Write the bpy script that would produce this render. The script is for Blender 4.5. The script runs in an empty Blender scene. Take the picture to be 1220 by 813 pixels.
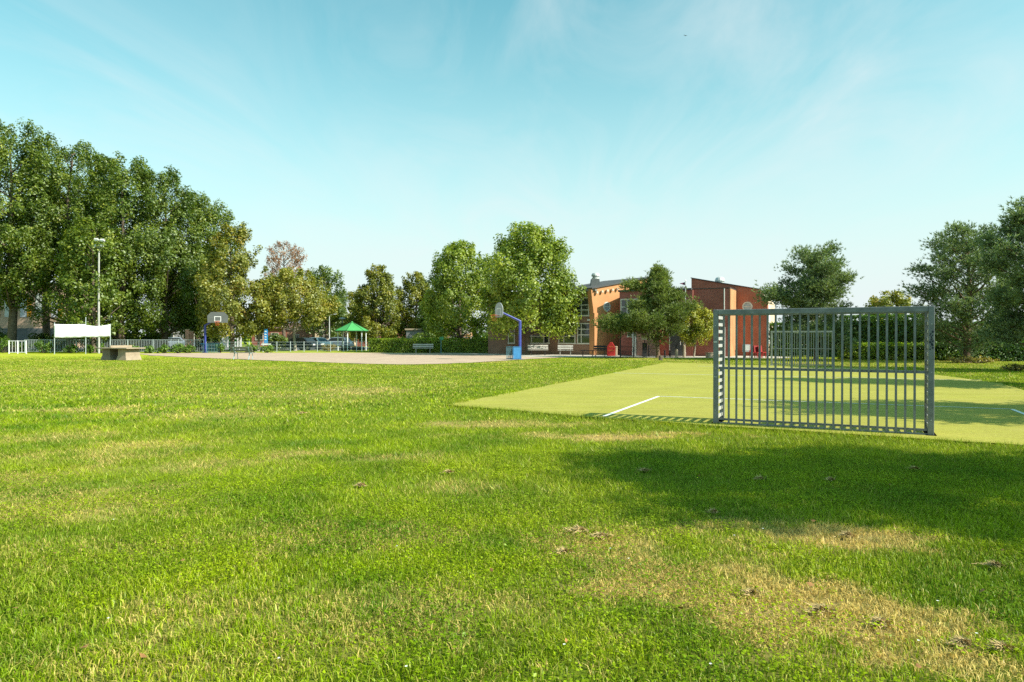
import bpy, math, random
import numpy as np
from mathutils import Vector, Matrix

# ------------------------------------------------------------------ camera
SC = bpy.context.scene
COL = SC.collection
EYE = 1.6
cam = bpy.data.cameras.new('camera')
cam.sensor_width = 36.0
cam.lens = 24.0
cam.clip_start = 0.05
cam.clip_end = 6000.0
cam_o = bpy.data.objects.new('camera', cam)
COL.objects.link(cam_o)
cam_o.location = (0, 0, EYE)
cam_o.rotation_euler = (math.radians(90 - 0.388), 0, 0)
SC.camera = cam_o

# ------------------------------------------------------------------ sky and sun
SUN_EL = math.radians(38.5)
SUN_H = Vector((0.915, -0.40, 0)).normalized()
SUN_DIR = Vector((SUN_H.x * math.cos(SUN_EL), SUN_H.y * math.cos(SUN_EL), math.sin(SUN_EL)))
world = bpy.data.worlds.new('World')
SC.world = world
world.use_nodes = True
wt = world.node_tree
wt.nodes.clear()
def wn(t, **kw):
    n = wt.nodes.new(t)
    for k, v in kw.items():
        setattr(n, k, v)
    return n
w_out = wn('ShaderNodeOutputWorld')
w_bg = wn('ShaderNodeBackground')
w_bg.inputs['Strength'].default_value = 0.085
w_sky = wn('ShaderNodeTexSky', sky_type='NISHITA')
w_sky.sun_disc = False
w_sky.sun_elevation = SUN_EL
w_sky.sun_rotation = math.atan2(SUN_H.x, SUN_H.y)
w_sky.altitude = 0
w_sky.air_density = 1.0
w_sky.dust_density = 1.0
w_sky.ozone_density = 1.0
w_tint = wn('ShaderNodeMix', data_type='RGBA', blend_type='MULTIPLY')
w_tint.inputs[0].default_value = 1.0
w_tint.inputs[7].default_value = (0.95, 2.0, 1.50, 1)
wt.links.new(w_sky.outputs[0], w_tint.inputs[6])
# thin cirrus: noise on the view direction projected to a high plane
w_tc = wn('ShaderNodeTexCoord')
w_sep = wn('ShaderNodeSeparateXYZ')
wt.links.new(w_tc.outputs['Generated'], w_sep.inputs[0])
w_mx = wn('ShaderNodeMath', operation='MAXIMUM'); w_mx.inputs[1].default_value = 0.0
w_ad = wn('ShaderNodeMath', operation='ADD'); w_ad.inputs[1].default_value = 0.16
wt.links.new(w_sep.outputs[2], w_mx.inputs[0]); wt.links.new(w_mx.outputs[0], w_ad.inputs[0])
w_dx = wn('ShaderNodeMath', operation='DIVIDE'); w_dy = wn('ShaderNodeMath', operation='DIVIDE')
wt.links.new(w_sep.outputs[0], w_dx.inputs[0]); wt.links.new(w_ad.outputs[0], w_dx.inputs[1])
wt.links.new(w_sep.outputs[1], w_dy.inputs[0]); wt.links.new(w_ad.outputs[0], w_dy.inputs[1])
w_cmb = wn('ShaderNodeCombineXYZ')
wt.links.new(w_dx.outputs[0], w_cmb.inputs[0]); wt.links.new(w_dy.outputs[0], w_cmb.inputs[1])
w_map = wn('ShaderNodeMapping')
w_map.inputs['Rotation'].default_value = (0, 0, math.radians(-52))
w_map.inputs['Scale'].default_value = (1.35, 0.62, 1.0)
wt.links.new(w_cmb.outputs[0], w_map.inputs[0])
w_no = wn('ShaderNodeTexNoise'); w_no.inputs['Scale'].default_value = 1.5
w_no.inputs['Detail'].default_value = 12; w_no.inputs['Roughness'].default_value = 0.58
w_no.inputs['Distortion'].default_value = 1.1
wt.links.new(w_map.outputs[0], w_no.inputs['Vector'])
w_no2 = wn('ShaderNodeTexNoise'); w_no2.inputs['Scale'].default_value = 0.55
w_no2.inputs['Detail'].default_value = 3
wt.links.new(w_cmb.outputs[0], w_no2.inputs['Vector'])
w_r1 = wn('ShaderNodeMapRange'); w_r1.inputs[1].default_value = 0.40; w_r1.inputs[2].default_value = 0.78
w_r2 = wn('ShaderNodeMapRange'); w_r2.inputs[1].default_value = 0.30; w_r2.inputs[2].default_value = 0.60
wt.links.new(w_no.outputs[0], w_r1.inputs[0]); wt.links.new(w_no2.outputs[0], w_r2.inputs[0])
w_mul = wn('ShaderNodeMath', operation='MULTIPLY')
wt.links.new(w_r1.outputs[0], w_mul.inputs[0]); wt.links.new(w_r2.outputs[0], w_mul.inputs[1])
w_mul2 = wn('ShaderNodeMath', operation='MULTIPLY'); w_mul2.inputs[1].default_value = 0.62
wt.links.new(w_mul.outputs[0], w_mul2.inputs[0])
w_cl = wn('ShaderNodeMix', data_type='RGBA')
w_cl.inputs[7].default_value = (6.3, 6.9, 7.0, 1)
# pale summer haze low over the horizon
w_sq = wn('ShaderNodeMath', operation='MULTIPLY'); wt.links.new(w_mx.outputs[0], w_sq.inputs[0]); wt.links.new(w_mx.outputs[0], w_sq.inputs[1])
w_k = wn('ShaderNodeMath', operation='MULTIPLY'); w_k.inputs[1].default_value = -14.0; wt.links.new(w_sq.outputs[0], w_k.inputs[0])
w_ex = wn('ShaderNodeMath', operation='EXPONENT'); wt.links.new(w_k.outputs[0], w_ex.inputs[0])
w_hz = wn('ShaderNodeMix', data_type='RGBA'); w_hz.inputs[7].default_value = (6.2, 6.9, 6.9, 1)
wt.links.new(w_ex.outputs[0], w_hz.inputs[0]); wt.links.new(w_tint.outputs[2], w_hz.inputs[6])
wt.links.new(w_mul2.outputs[0], w_cl.inputs[0]); wt.links.new(w_hz.outputs[2], w_cl.inputs[6])
wt.links.new(w_cl.outputs[2], w_bg.inputs['Color'])
wt.links.new(w_bg.outputs[0], w_out.inputs['Surface'])

sun = bpy.data.lights.new('sun', 'SUN')
sun.energy = 5.0
sun.angle = math.radians(0.55)
sun.color = (1.0, 0.94, 0.83)
sun_o = bpy.data.objects.new('sun', sun)
COL.objects.link(sun_o)
sun_o.rotation_euler = SUN_DIR.to_track_quat('Z', 'Y').to_euler()

SC.view_settings.view_transform = 'Standard'
SC.view_settings.look = 'None'
SC.view_settings.exposure = 0.66
SC.view_settings.gamma = 1.0
SC.view_settings.use_curve_mapping = False
SC.render.engine = 'CYCLES'
SC.cycles.max_bounces = 6
SC.cycles.diffuse_bounces = 3
SC.cycles.glossy_bounces = 2
SC.cycles.transmission_bounces = 4
SC.cycles.transparent_max_bounces = 4
SC.cycles.caustics_reflective = False
SC.cycles.caustics_refractive = False
SC.cycles.use_denoising = False

# ------------------------------------------------------------------ helpers
F = 813.0
def gd(py):                      # distance of a ground point seen at a picture row
    return EYE * F / (py - 401.0)
def at(px, d, z=0.0):            # a point at a bearing and a distance
    return Vector(((px - 610.0) / F * d, d, z))
def zz(py, d):                   # height of something seen at a row and a distance
    return EYE + (401.0 - py) / F * d
def gp(px, py):
    d = gd(py)
    return ((px - 610.0) / F * d, d)

def S(r, g, b):
    f = lambda c: (c / 12.92 if c <= 0.04045 else ((c + 0.055) / 1.055) ** 2.4)
    return (f(r / 255), f(g / 255), f(b / 255), 1)

MATS = {}
def mat(name, col, rough=0.7, var=0.15, scale=3.0, bump=0.0, bscale=40.0, metal=0.0, col2=None, spec=0.3, obj_coord=True):
    if name in MATS:
        return MATS[name]
    m = bpy.data.materials.new(name); m.use_nodes = True
    nt = m.node_tree; b = nt.nodes['Principled BSDF']
    b.inputs['Roughness'].default_value = rough
    b.inputs['Metallic'].default_value = metal
    b.inputs['Specular IOR Level'].default_value = spec
    tc = nt.nodes.new('ShaderNodeTexCoord')
    no = nt.nodes.new('ShaderNodeTexNoise')
    no.inputs['Scale'].default_value = scale; no.inputs['Detail'].default_value = 6
    no.inputs['Roughness'].default_value = 0.65
    nt.links.new(tc.outputs['Object'], no.inputs['Vector'])
    mr = nt.nodes.new('ShaderNodeMapRange')
    mr.inputs[1].default_value = 0.3; mr.inputs[2].default_value = 0.7
    nt.links.new(no.outputs[0], mr.inputs[0])
    mx = nt.nodes.new('ShaderNodeMix'); mx.data_type = 'RGBA'
    c2 = col2 or tuple(c * (1 - var * 1.6) for c in col[:3]) + (1,)
    c1 = tuple(min(1, c * (1 + var * 0.6)) for c in col[:3]) + (1,)
    mx.inputs[6].default_value = c1; mx.inputs[7].default_value = c2
    nt.links.new(mr.outputs[0], mx.inputs[0])
    nt.links.new(mx.outputs[2], b.inputs['Base Color'])
    if bump:
        n2 = nt.nodes.new('ShaderNodeTexNoise'); n2.inputs['Scale'].default_value = bscale
        n2.inputs['Detail'].default_value = 4
        nt.links.new(tc.outputs['Object'], n2.inputs['Vector'])
        bp = nt.nodes.new('ShaderNodeBump'); bp.inputs['Strength'].default_value = bump
        bp.inputs['Distance'].default_value = 0.02
        nt.links.new(n2.outputs[0], bp.inputs['Height'])
        nt.links.new(bp.outputs[0], b.inputs['Normal'])
    MATS[name] = m
    return m

def brick_mat(name, c1, c2, mortar, scale=1.0):
    m = bpy.data.materials.new(name); m.use_nodes = True
    nt = m.node_tree; b = nt.nodes['Principled BSDF']
    b.inputs['Roughness'].default_value = 0.85
    b.inputs['Specular IOR Level'].default_value = 0.15
    tc = nt.nodes.new('ShaderNodeTexCoord')
    sep = nt.nodes.new('ShaderNodeSeparateXYZ'); nt.links.new(tc.outputs['Object'], sep.inputs[0])
    add = nt.nodes.new('ShaderNodeMath'); add.operation = 'ADD'
    nt.links.new(sep.outputs[0], add.inputs[0]); nt.links.new(sep.outputs[1], add.inputs[1])
    cmb = nt.nodes.new('ShaderNodeCombineXYZ')
    nt.links.new(add.outputs[0], cmb.inputs[0]); nt.links.new(sep.outputs[2], cmb.inputs[1])
    br = nt.nodes.new('ShaderNodeTexBrick')
    br.inputs['Color1'].default_value = c1; br.inputs['Color2'].default_value = c2
    br.inputs['Mortar'].default_value = mortar
    br.inputs['Scale'].default_value = scale
    br.inputs['Brick Width'].default_value = 0.22; br.inputs['Row Height'].default_value = 0.065
    br.inputs['Mortar Size'].default_value = 0.008
    nt.links.new(cmb.outputs[0], br.inputs['Vector'])
    no = nt.nodes.new('ShaderNodeTexNoise'); no.inputs['Scale'].default_value = 0.9; no.inputs['Detail'].default_value = 5
    nt.links.new(tc.outputs['Object'], no.inputs['Vector'])
    mr = nt.nodes.new('ShaderNodeMapRange'); mr.inputs[1].default_value = 0.3; mr.inputs[2].default_value = 0.75
    mr.inputs[3].default_value = 0.78; mr.inputs[4].default_value = 1.12
    nt.links.new(no.outputs[0], mr.inputs[0])
    mx = nt.nodes.new('ShaderNodeMix'); mx.data_type = 'RGBA'; mx.blend_type = 'MULTIPLY'
    mx.inputs[0].default_value = 1
    cg = nt.nodes.new('ShaderNodeCombineColor')
    for i in range(3): nt.links.new(mr.outputs[0], cg.inputs[i])
    nt.links.new(br.outputs[0], mx.inputs[6]); nt.links.new(cg.outputs[0], mx.inputs[7])
    nt.links.new(mx.outputs[2], b.inputs['Base Color'])
    bp = nt.nodes.new('ShaderNodeBump'); bp.inputs['Strength'].default_value = 0.4; bp.inputs['Distance'].default_value = 0.01
    nt.links.new(br.outputs['Fac'], bp.inputs['Height']); bp.invert = True
    nt.links.new(bp.outputs[0], b.inputs['Normal'])
    MATS[name] = m
    return m

def leaf_mat(name, ca, cb, cc=None, scale=0.5, trans=0.42, gloss=0.06):
    """leaves: colour varies from leaf to leaf and in drifts through the crown"""
    m = bpy.data.materials.new(name); m.use_nodes = True
    nt = m.node_tree; nt.nodes.clear()
    out = nt.nodes.new('ShaderNodeOutputMaterial')
    geo = nt.nodes.new('ShaderNodeNewGeometry')
    tc = nt.nodes.new('ShaderNodeTexCoord')
    no = nt.nodes.new('ShaderNodeTexNoise'); no.inputs['Scale'].default_value = scale; no.inputs['Detail'].default_value = 3
    nt.links.new(tc.outputs['Object'], no.inputs['Vector'])
    mr = nt.nodes.new('ShaderNodeMapRange'); mr.inputs[1].default_value = 0.35; mr.inputs[2].default_value = 0.65
    nt.links.new(no.outputs[0], mr.inputs[0])
    m1 = nt.nodes.new('ShaderNodeMath'); m1.operation = 'MULTIPLY_ADD'
    m1.inputs[1].default_value = 0.55; nt.links.new(geo.outputs['Random Per Island'], m1.inputs[0])
    m2 = nt.nodes.new('ShaderNodeMath'); m2.operation = 'MULTIPLY'; m2.inputs[1].default_value = 0.45
    nt.links.new(mr.outputs[0], m2.inputs[0]); nt.links.new(m2.outputs[0], m1.inputs[2])
    rp = nt.nodes.new('ShaderNodeValToRGB')
    rp.color_ramp.elements[0].color = ca; rp.color_ramp.elements[0].position = 0.12
    rp.color_ramp.elements[1].color = cb; rp.color_ramp.elements[1].position = 0.70
    if cc:
        e = rp.color_ramp.elements.new(0.93); e.color = cc
    nt.links.new(m1.outputs[0], rp.inputs[0])
    df = nt.nodes.new('ShaderNodeBsdfDiffuse'); tr = nt.nodes.new('ShaderNodeBsdfTranslucent')
    gl = nt.nodes.new('ShaderNodeBsdfGlossy'); gl.inputs['Roughness'].default_value = 0.45
    gl.inputs['Color'].default_value = (0.6, 0.65, 0.55, 1)
    br = nt.nodes.new('ShaderNodeMix'); br.data_type = 'RGBA'; br.blend_type = 'MULTIPLY'; br.inputs[0].default_value = 1
    br.inputs[7].default_value = (1.2, 1.3, 0.45, 1)
    nt.links.new(rp.outputs[0], br.inputs[6])
    nt.links.new(rp.outputs[0], df.inputs[0]); nt.links.new(br.outputs[2], tr.inputs[0])
    a = nt.nodes.new('ShaderNodeMixShader'); a.inputs[0].default_value = trans
    nt.links.new(df.outputs[0], a.inputs[1]); nt.links.new(tr.outputs[0], a.inputs[2])
    b = nt.nodes.new('ShaderNodeMixShader'); b.inputs[0].default_value = gloss
    nt.links.new(a.outputs[0], b.inputs[1]); nt.links.new(gl.outputs[0], b.inputs[2])
    nt.links.new(b.outputs[0], out.inputs[0])
    MATS[name] = m
    return m

def tag(o, label=None, cat=None, group=None, kind=None):
    if label: o['label'] = label
    if cat: o['category'] = cat
    if group: o['group'] = group
    if kind: o['kind'] = kind
    return o

def thing(name, label, cat, loc=(0, 0, 0), rz=0.0, group=None, scale=1.0):
    o = bpy.data.objects.new(name, None)
    o.empty_display_size = 0.3
    COL.objects.link(o)
    o.location = loc; o.rotation_euler = (0, 0, rz); o.scale = (scale,) * 3
    return tag(o, label, cat, group)

def mesh_np(name, verts, faces_flat, sizes, material, parent=None, smooth=False, attrs=None):
    me = bpy.data.meshes.new(name)
    verts = np.asarray(verts, dtype=np.float32); faces_flat = np.asarray(faces_flat, dtype=np.int32)
    sizes = np.asarray(sizes, dtype=np.int32)
    me.vertices.add(len(verts)); me.vertices.foreach_set('co', verts.ravel())
    me.loops.add(len(faces_flat)); me.loops.foreach_set('vertex_index', faces_flat)
    me.polygons.add(len(sizes))
    st = np.concatenate(([0], np.cumsum(sizes)[:-1])).astype(np.int32)
    me.polygons.foreach_set('loop_start', st)
    me.polygons.foreach_set('loop_total', sizes)
    if smooth:
        me.polygons.foreach_set('use_smooth', np.ones(len(sizes), dtype=bool))
    if attrs:
        for k, v in attrs.items():
            at_ = me.attributes.new(k, 'FLOAT', 'POINT')
            at_.data.foreach_set('value', np.asarray(v, dtype=np.float32))
    me.update(calc_edges=True)
    me.validate()
    if material: me.materials.append(material)
    o = bpy.data.objects.new(name, me); COL.objects.link(o)
    if parent: o.parent = parent
    return o

class MB:
    def __init__(self):
        self.v = []; self.f = []
    def add(self, vs, fs):
        k = len(self.v)
        self.v += [tuple(v) for v in vs]
        self.f += [tuple(i + k for i in f) for f in fs]
        return self
    def box(self, c, s, rz=0.0, rx=0.0, ry=0.0, bevel=0.0):
        hx, hy, hz = s[0] / 2, s[1] / 2, s[2] / 2
        R = Matrix.Rotation(rz, 3, 'Z') @ Matrix.Rotation(ry, 3, 'Y') @ Matrix.Rotation(rx, 3, 'X')
        c = Vector(c)
        vs = [c + R @ Vector((sx * hx, sy * hy, sz * hz)) for sz in (-1, 1) for sy in (-1, 1) for sx in (-1, 1)]
        return self.add(vs, [(0, 2, 3, 1), (4, 5, 7, 6), (0, 1, 5, 4), (2, 6, 7, 3), (0, 4, 6, 2), (1, 3, 7, 5)])
    def tube(self, pts, rad, n=8, caps=True):
        pts = [Vector(p) for p in pts]
        rs = rad if isinstance(rad, (list, tuple)) else [rad] * len(pts)
        k = len(self.v)
        for i, p in enumerate(pts):
            if i == 0: t = pts[1] - pts[0]
            elif i == len(pts) - 1: t = pts[-1] - pts[-2]
            else: t = pts[i + 1] - pts[i - 1]
            t.normalize()
            up = Vector((0, 0, 1)) if abs(t.z) < 0.9 else Vector((1, 0, 0))
            a = t.cross(up).normalized(); b = t.cross(a).normalized()
            for j in range(n):
                an = 2 * math.pi * j / n
                self.v.append(tuple(p + (a * math.cos(an) + b * math.sin(an)) * rs[i]))
        for i in range(len(pts) - 1):
            for j in range(n):
                j2 = (j + 1) % n
                self.f.append((k + i * n + j, k + i * n + j2, k + (i + 1) * n + j2, k + (i + 1) * n + j))
        if caps:
            self.f.append(tuple(k + j for j in range(n)))
            self.f.append(tuple(k + (len(pts) - 1) * n + j for j in reversed(range(n))))
        return self
    def cyl(self, c, r, h, n=12, r2=None):
        c = Vector(c)
        return self.tube([c, c + Vector((0, 0, h))], [r, r if r2 is None else r2], n)
    def prism(self, poly, axis_vec):            # poly: list of 3D points in a plane, extruded along a vector
        a = Vector(axis_vec); n = len(poly)
        vs = [Vector(p) for p in poly] + [Vector(p) + a for p in poly]
        fs = [tuple(range(n - 1, -1, -1)), tuple(range(n, 2 * n))]
        for i in range(n):
            j = (i + 1) % n
            fs.append((i, j, n + j, n + i))
        return self.add(vs, fs)
    def lathe(self, c, prof, n=16):
        c = Vector(c); k = len(self.v)
        for r, z in prof:
            for j in range(n):
                an = 2 * math.pi * j / n
                self.v.append((c.x + r * math.cos(an), c.y + r * math.sin(an), c.z + z))
        for i in range(len(prof) - 1):
            for j in range(n):
                j2 = (j + 1) % n
                self.f.append((k + i * n + j, k + i * n + j2, k + (i + 1) * n + j2, k + (i + 1) * n + j))
        self.f.append(tuple(k + j for j in reversed(range(n))))
        self.f.append(tuple(k + (len(prof) - 1) * n + j for j in range(n)))
        return self
    def build(self, name, material, parent=None, smooth=False, bevel=0.0):
        me = bpy.data.meshes.new(name)
        me.from_pydata(self.v, [], self.f)
        me.update()
        if material: me.materials.append(material)
        if smooth:
            for p in me.polygons: p.use_smooth = True
        o = bpy.data.objects.new(name, me); COL.objects.link(o)
        if parent: o.parent = parent
        if bevel:
            md = o.modifiers.new('bevel', 'BEVEL'); md.width = bevel; md.segments = 2; md.limit_method = 'ANGLE'
        return o

def dup_part(o, parent, loc):
    c = o.copy(); COL.objects.link(c); c.parent = parent; c.location = loc
    return c

def copy_tree(o, parent=None):
    c = o.copy(); COL.objects.link(c); c.parent = parent
    for ch in list(o.children):
        copy_tree(ch, c)
    return c

# smooth value noise for layouts
class VN:
    def __init__(self, seed, n=64):
        self.t = np.random.default_rng(seed).random((n, n)); self.n = n
    def __call__(self, x, y):
        xi = np.floor(x).astype(int); yi = np.floor(y).astype(int)
        fx = x - xi; fy = y - yi
        fx = fx * fx * (3 - 2 * fx); fy = fy * fy * (3 - 2 * fy)
        n = self.n
        g = lambda a, b: self.t[a % n, b % n]
        return (g(xi, yi) * (1 - fx) + g(xi + 1, yi) * fx) * (1 - fy) + (g(xi, yi + 1) * (1 - fx) + g(xi + 1, yi + 1) * fx) * fy

VA, VB, VC = VN(3), VN(8), VN(21)
def fbm(v, x, y, f):
    return (v(x * f, y * f) * 0.5 + v(x * f * 2.1 + 7, y * f * 2.1 + 3) * 0.3 + v(x * f * 4.3 + 1, y * f * 4.3 + 9) * 0.2)

# straw patches of the lawn (where the sward is dry), measured in metres on the ground
DRY_PX = [  # px, py, half width px, half height px, amount
    (700, 650, 70, 18, .6), (790, 688, 110, 26, .75), (905, 716, 120, 22, .95), (1010, 745, 120, 24, 1.05), (1130, 785, 90, 26, 1.0),
    (1045, 730, 60, 14, .6), (350, 728, 150, 26, .36), (480, 760, 130, 20, .30), (560, 715, 90, 14, .3), (250, 745, 90, 14, .2),
    (60, 600, 130, 16, .4), (110, 545, 80, 9, .36), (40, 520, 60, 6, .3), (230, 555, 60, 7, .35), (690, 519, 90, 3.5, .8), (590, 505, 70, 3, .6),
    (985, 640, 80, 8, .75), (870, 628, 60, 6, .5), (110, 487, 50, 3, .4), (300, 470, 150, 4, .25), (430, 465, 60, 3, .4), (240, 492, 60, 4, .28),
    (350, 540, 50, 4, .45), (480, 545, 40, 4, .35), (60, 455, 90, 3, .25), (390, 640, 120, 12, .3), (20, 660, 120, 20, .2), (180, 800, 160, 20, .22),
    (1190, 770, 40, 12, .5), (640, 800, 60, 10, .35), (20, 570, 60, 8, .5), (180, 530, 60, 5, .45), (540, 580, 40, 5, .3), (760, 760, 60, 8, .35)]
DRY_W = []
for px, py, hw, hh, am in DRY_PX:
    x0, d0 = gp(px, py)
    DRY_W.append((x0, d0, hw / F * d0 * 1.12, max(0.12, (gd(py - hh) - gd(py + hh)) / 2) * 1.15, am * 1.2))
def dryness(x, y):
    n1 = fbm(VA, x, y, 0.35); n2 = fbm(VB, x, y, 2.3); n3 = fbm(VC, x, y, 0.09)
    v = (np.clip((n1 - 0.50) * 1.5, 0, 1) * 0.45 + np.clip((n3 - 0.48) * 1.6, 0, 1) * 0.3) * np.clip((y - 8.0) / 20.0, 0.25, 1)
    v = v + .16 * np.clip((y - 14.0) / 22.0, 0, 1) * (.4 + 1.2 * n1)
    n4 = fbm(VA, x + 31, y + 17, 7.0)
    wob = (n2 - 0.5) * 2.2 + (n1 - 0.5) * 1.2 + (n4 - 0.5) * 1.6
    for x0, y0, a, b, am in DRY_W:
        r = np.sqrt(((x - x0) / a) ** 2 + ((y - y0) / b) ** 2)
        v = np.maximum(v, am * np.clip(1.55 - r + wob, 0, 1) * np.clip(0.55 + n2, 0, 1.1))
    return np.clip(v, 0, 1)

# ------------------------------------------------------------------ layout of the flat surfaces
PITCH = [(-1.55, 15.9), (-.18, 14.85), (1.35, 13.6), (2.56, 12.85), (3.62, 12.12), (6.6, 10.5), (9.7, 8.5), (12.9, 15.3), (16.55, 23.2), (17.6, 28.5), (18.4, 33.6), (15.3, 36.2), (11.6, 39.5), (9.3, 42.0), (4.2, 29.5)]
COURT = [gp(160, 421.6), gp(260, 420.6), gp(440, 420.6), gp(600, 421.5), gp(700, 424.3), gp(690, 425.2), gp(640, 427.5), gp(600, 430.0), gp(560, 432.3), gp(520, 434.0),
         gp(480, 434.5), gp(430, 433.6), gp(370, 431.4), gp(300, 429.0), gp(230, 426.2), gp(180, 423.8)]
PATH = [(1.5, 52.6), (9.0, 51.8), (14.5, 50.4), (19.5, 49.6), (21.5, 52.0), (21.0, 54.0), (17.0, 58.0), (6.0, 62.0), (-5.0, 66.0), (-8.0, 67.5), (-7.5, 65.5), (-1.0, 57.0)]
def in_poly(x, y, poly):
    ins = np.zeros(x.shape, dtype=bool); n = len(poly)
    for i in range(n):
        x1, y1 = poly[i]; x2, y2 = poly[(i + 1) % n]
        c = ((y1 > y) != (y2 > y)) & (x < (x2 - x1) * (y - y1) / (y2 - y1 + 1e-12) + x1)
        ins ^= c
    return ins

# ------------------------------------------------------------------ ground
def lawn_mat(name, blade):
    m = bpy.data.materials.new(name); m.use_nodes = True
    nt = m.node_tree; nt.nodes.clear()
    out = nt.nodes.new('ShaderNodeOutputMaterial')
    geo = nt.nodes.new('ShaderNodeNewGeometry')
    dr = nt.nodes.new('ShaderNodeAttribute'); dr.attribute_name = 'dry'
    n1 = nt.nodes.new('ShaderNodeTexNoise'); n1.inputs['Scale'].default_value = 0.8; n1.inputs['Detail'].default_value = 5
    nt.links.new(geo.outputs['Position'], n1.inputs['Vector'])
    n3 = nt.nodes.new('ShaderNodeTexNoise'); n3.inputs['Scale'].default_value = 0.11; n3.inputs['Detail'].default_value = 4
    nt.links.new(geo.outputs['Position'], n3.inputs['Vector'])
    r1 = nt.nodes.new('ShaderNodeMapRange'); r1.inputs[1].default_value = 0.36; r1.inputs[2].default_value = 0.62
    nt.links.new(n1.outputs[0], r1.inputs[0])
    r3 = nt.nodes.new('ShaderNodeMapRange'); r3.inputs[1].default_value = 0.38; r3.inputs[2].default_value = 0.62
    nt.links.new(n3.outputs[0], r3.inputs[0])
    g1 = nt.nodes.new('ShaderNodeMix'); g1.data_type = 'RGBA'
    g1.inputs[6].default_value = (0.098, 0.230, 0.004, 1); g1.inputs[7].default_value = (0.360, 0.465, 0.006, 1)
    nt.links.new(r1.outputs[0], g1.inputs[0])
    g2 = nt.nodes.new('ShaderNodeMix'); g2.data_type = 'RGBA'
    g2.inputs[7].default_value = (0.35, 0.40, 0.030, 1)
    mm = nt.nodes.new('ShaderNodeMath'); mm.operation = 'MULTIPLY'; mm.inputs[1].default_value = 0.6
    nt.links.new(r3.outputs[0], mm.inputs[0]); nt.links.new(mm.outputs[0], g2.inputs[0])
    nt.links.new(g1.outputs[2], g2.inputs[6])
    dm = nt.nodes.new('ShaderNodeMix'); dm.data_type = 'RGBA'
    dm.inputs[7].default_value = (0.70, 0.53, 0.165, 1)
    nt.links.new(g2.outputs[2], dm.inputs[6])
    if blade:
        rn = nt.nodes.new('ShaderNodeAttribute'); rn.attribute_name = 'rnd'
        # each blade is green or straw: dryness against its own random number
        sb = nt.nodes.new('ShaderNodeMath'); sb.operation = 'SUBTRACT'
        nt.links.new(dr.outputs['Fac'], sb.inputs[0]); nt.links.new(rn.outputs['Fac'], sb.inputs[1])
        rr = nt.nodes.new('ShaderNodeMapRange'); rr.inputs[1].default_value = -0.25; rr.inputs[2].default_value = 0.2
        nt.links.new(sb.outputs[0], rr.inputs[0]); nt.links.new(rr.outputs[0], dm.inputs[0])
        hv = nt.nodes.new('ShaderNodeHueSaturation')
        r4 = nt.nodes.new('ShaderNodeMapRange'); r4.inputs[3].default_value = 0.50; r4.inputs[4].default_value = 1.45
        wh = nt.nodes.new('ShaderNodeTexWhiteNoise'); wh.noise_dimensions = '1D'
        nt.links.new(rn.outputs['Fac'], wh.inputs['W']); nt.links.new(wh.outputs['Value'], r4.inputs[0])
        nt.links.new(r4.outputs[0], hv.inputs['Value']); nt.links.new(dm.outputs[2], hv.inputs['Color'])
        col = hv.outputs[0]
        df = nt.nodes.new('ShaderNodeBsdfDiffuse'); tr = nt.nodes.new('ShaderNodeBsdfTranslucent')
        nt.links.new(col, df.inputs[0]); nt.links.new(col, tr.inputs[0])
        mx = nt.nodes.new('ShaderNodeMixShader'); mx.inputs[0].default_value = 0.42
        nt.links.new(df.outputs[0], mx.inputs[1]); nt.links.new(tr.outputs[0], mx.inputs[2])
        gl = nt.nodes.new('ShaderNodeBsdfGlossy'); gl.inputs['Roughness'].default_value = 0.4; gl.inputs['Color'].default_value = (0.7, 0.75, 0.6, 1)
        m3 = nt.nodes.new('ShaderNodeMixShader'); m3.inputs[0].default_value = 0.018
        nt.links.new(mx.outputs[0], m3.inputs[1]); nt.links.new(gl.outputs[0], m3.inputs[2])
        nt.links.new(m3.outputs[0], out.inputs[0])
    else:
        # streaky fine variation of a mown sward, with relief
        mp = nt.nodes.new('ShaderNodeMapping'); mp.inputs['Scale'].default_value = (5.0, 5.0, 5.0)
        nt.links.new(geo.outputs['Position'], mp.inputs[0])
        n5 = nt.nodes.new('ShaderNodeTexNoise'); n5.inputs['Scale'].default_value = 1.3; n5.inputs['Detail'].default_value = 8
        n5.inputs['Roughness'].default_value = 0.75
        nt.links.new(mp.outputs[0], n5.inputs['Vector'])
        r5 = nt.nodes.new('ShaderNodeMapRange'); r5.inputs[1].default_value = 0.3; r5.inputs[2].default_value = 0.7
        r5.inputs[3].default_value = 0.42; r5.inputs[4].default_value = 0.92
        nt.links.new(n5.outputs[0], r5.inputs[0])
        nt.links.new(dr.outputs['Fac'], dm.inputs[0])
        hv = nt.nodes.new('ShaderNodeHueSaturation')
        nt.links.new(r5.outputs[0], hv.inputs['Value']); nt.links.new(dm.outputs[2], hv.inputs['Color'])
        b = nt.nodes.new('ShaderNodeBsdfDiffuse'); b.inputs['Roughness'].default_value = 0.8
        th = nt.nodes.new('ShaderNodeAttribute'); th.attribute_name = 'thatch'
        tm = nt.nodes.new('ShaderNodeMix'); tm.data_type = 'RGBA'; tm.inputs[7].default_value = (0.105, 0.115, 0.022, 1)
        td = nt.nodes.new('ShaderNodeMix'); td.data_type = 'RGBA'; td.inputs[6].default_value = (0.105, 0.150, 0.014, 1); td.inputs[7].default_value = (0.34, 0.25, 0.10, 1)
        nt.links.new(dr.outputs['Fac'], td.inputs[0]); nt.links.new(td.outputs[2], tm.inputs[7])
        nt.links.new(th.outputs['Fac'], tm.inputs[0]); nt.links.new(hv.outputs[0], tm.inputs[6])
        nt.links.new(tm.outputs[2], b.inputs[0])
        bp = nt.nodes.new('ShaderNodeBump'); bp.inputs['Strength'].default_value = 0.5; bp.inputs['Distance'].default_value = 0.05
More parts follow.
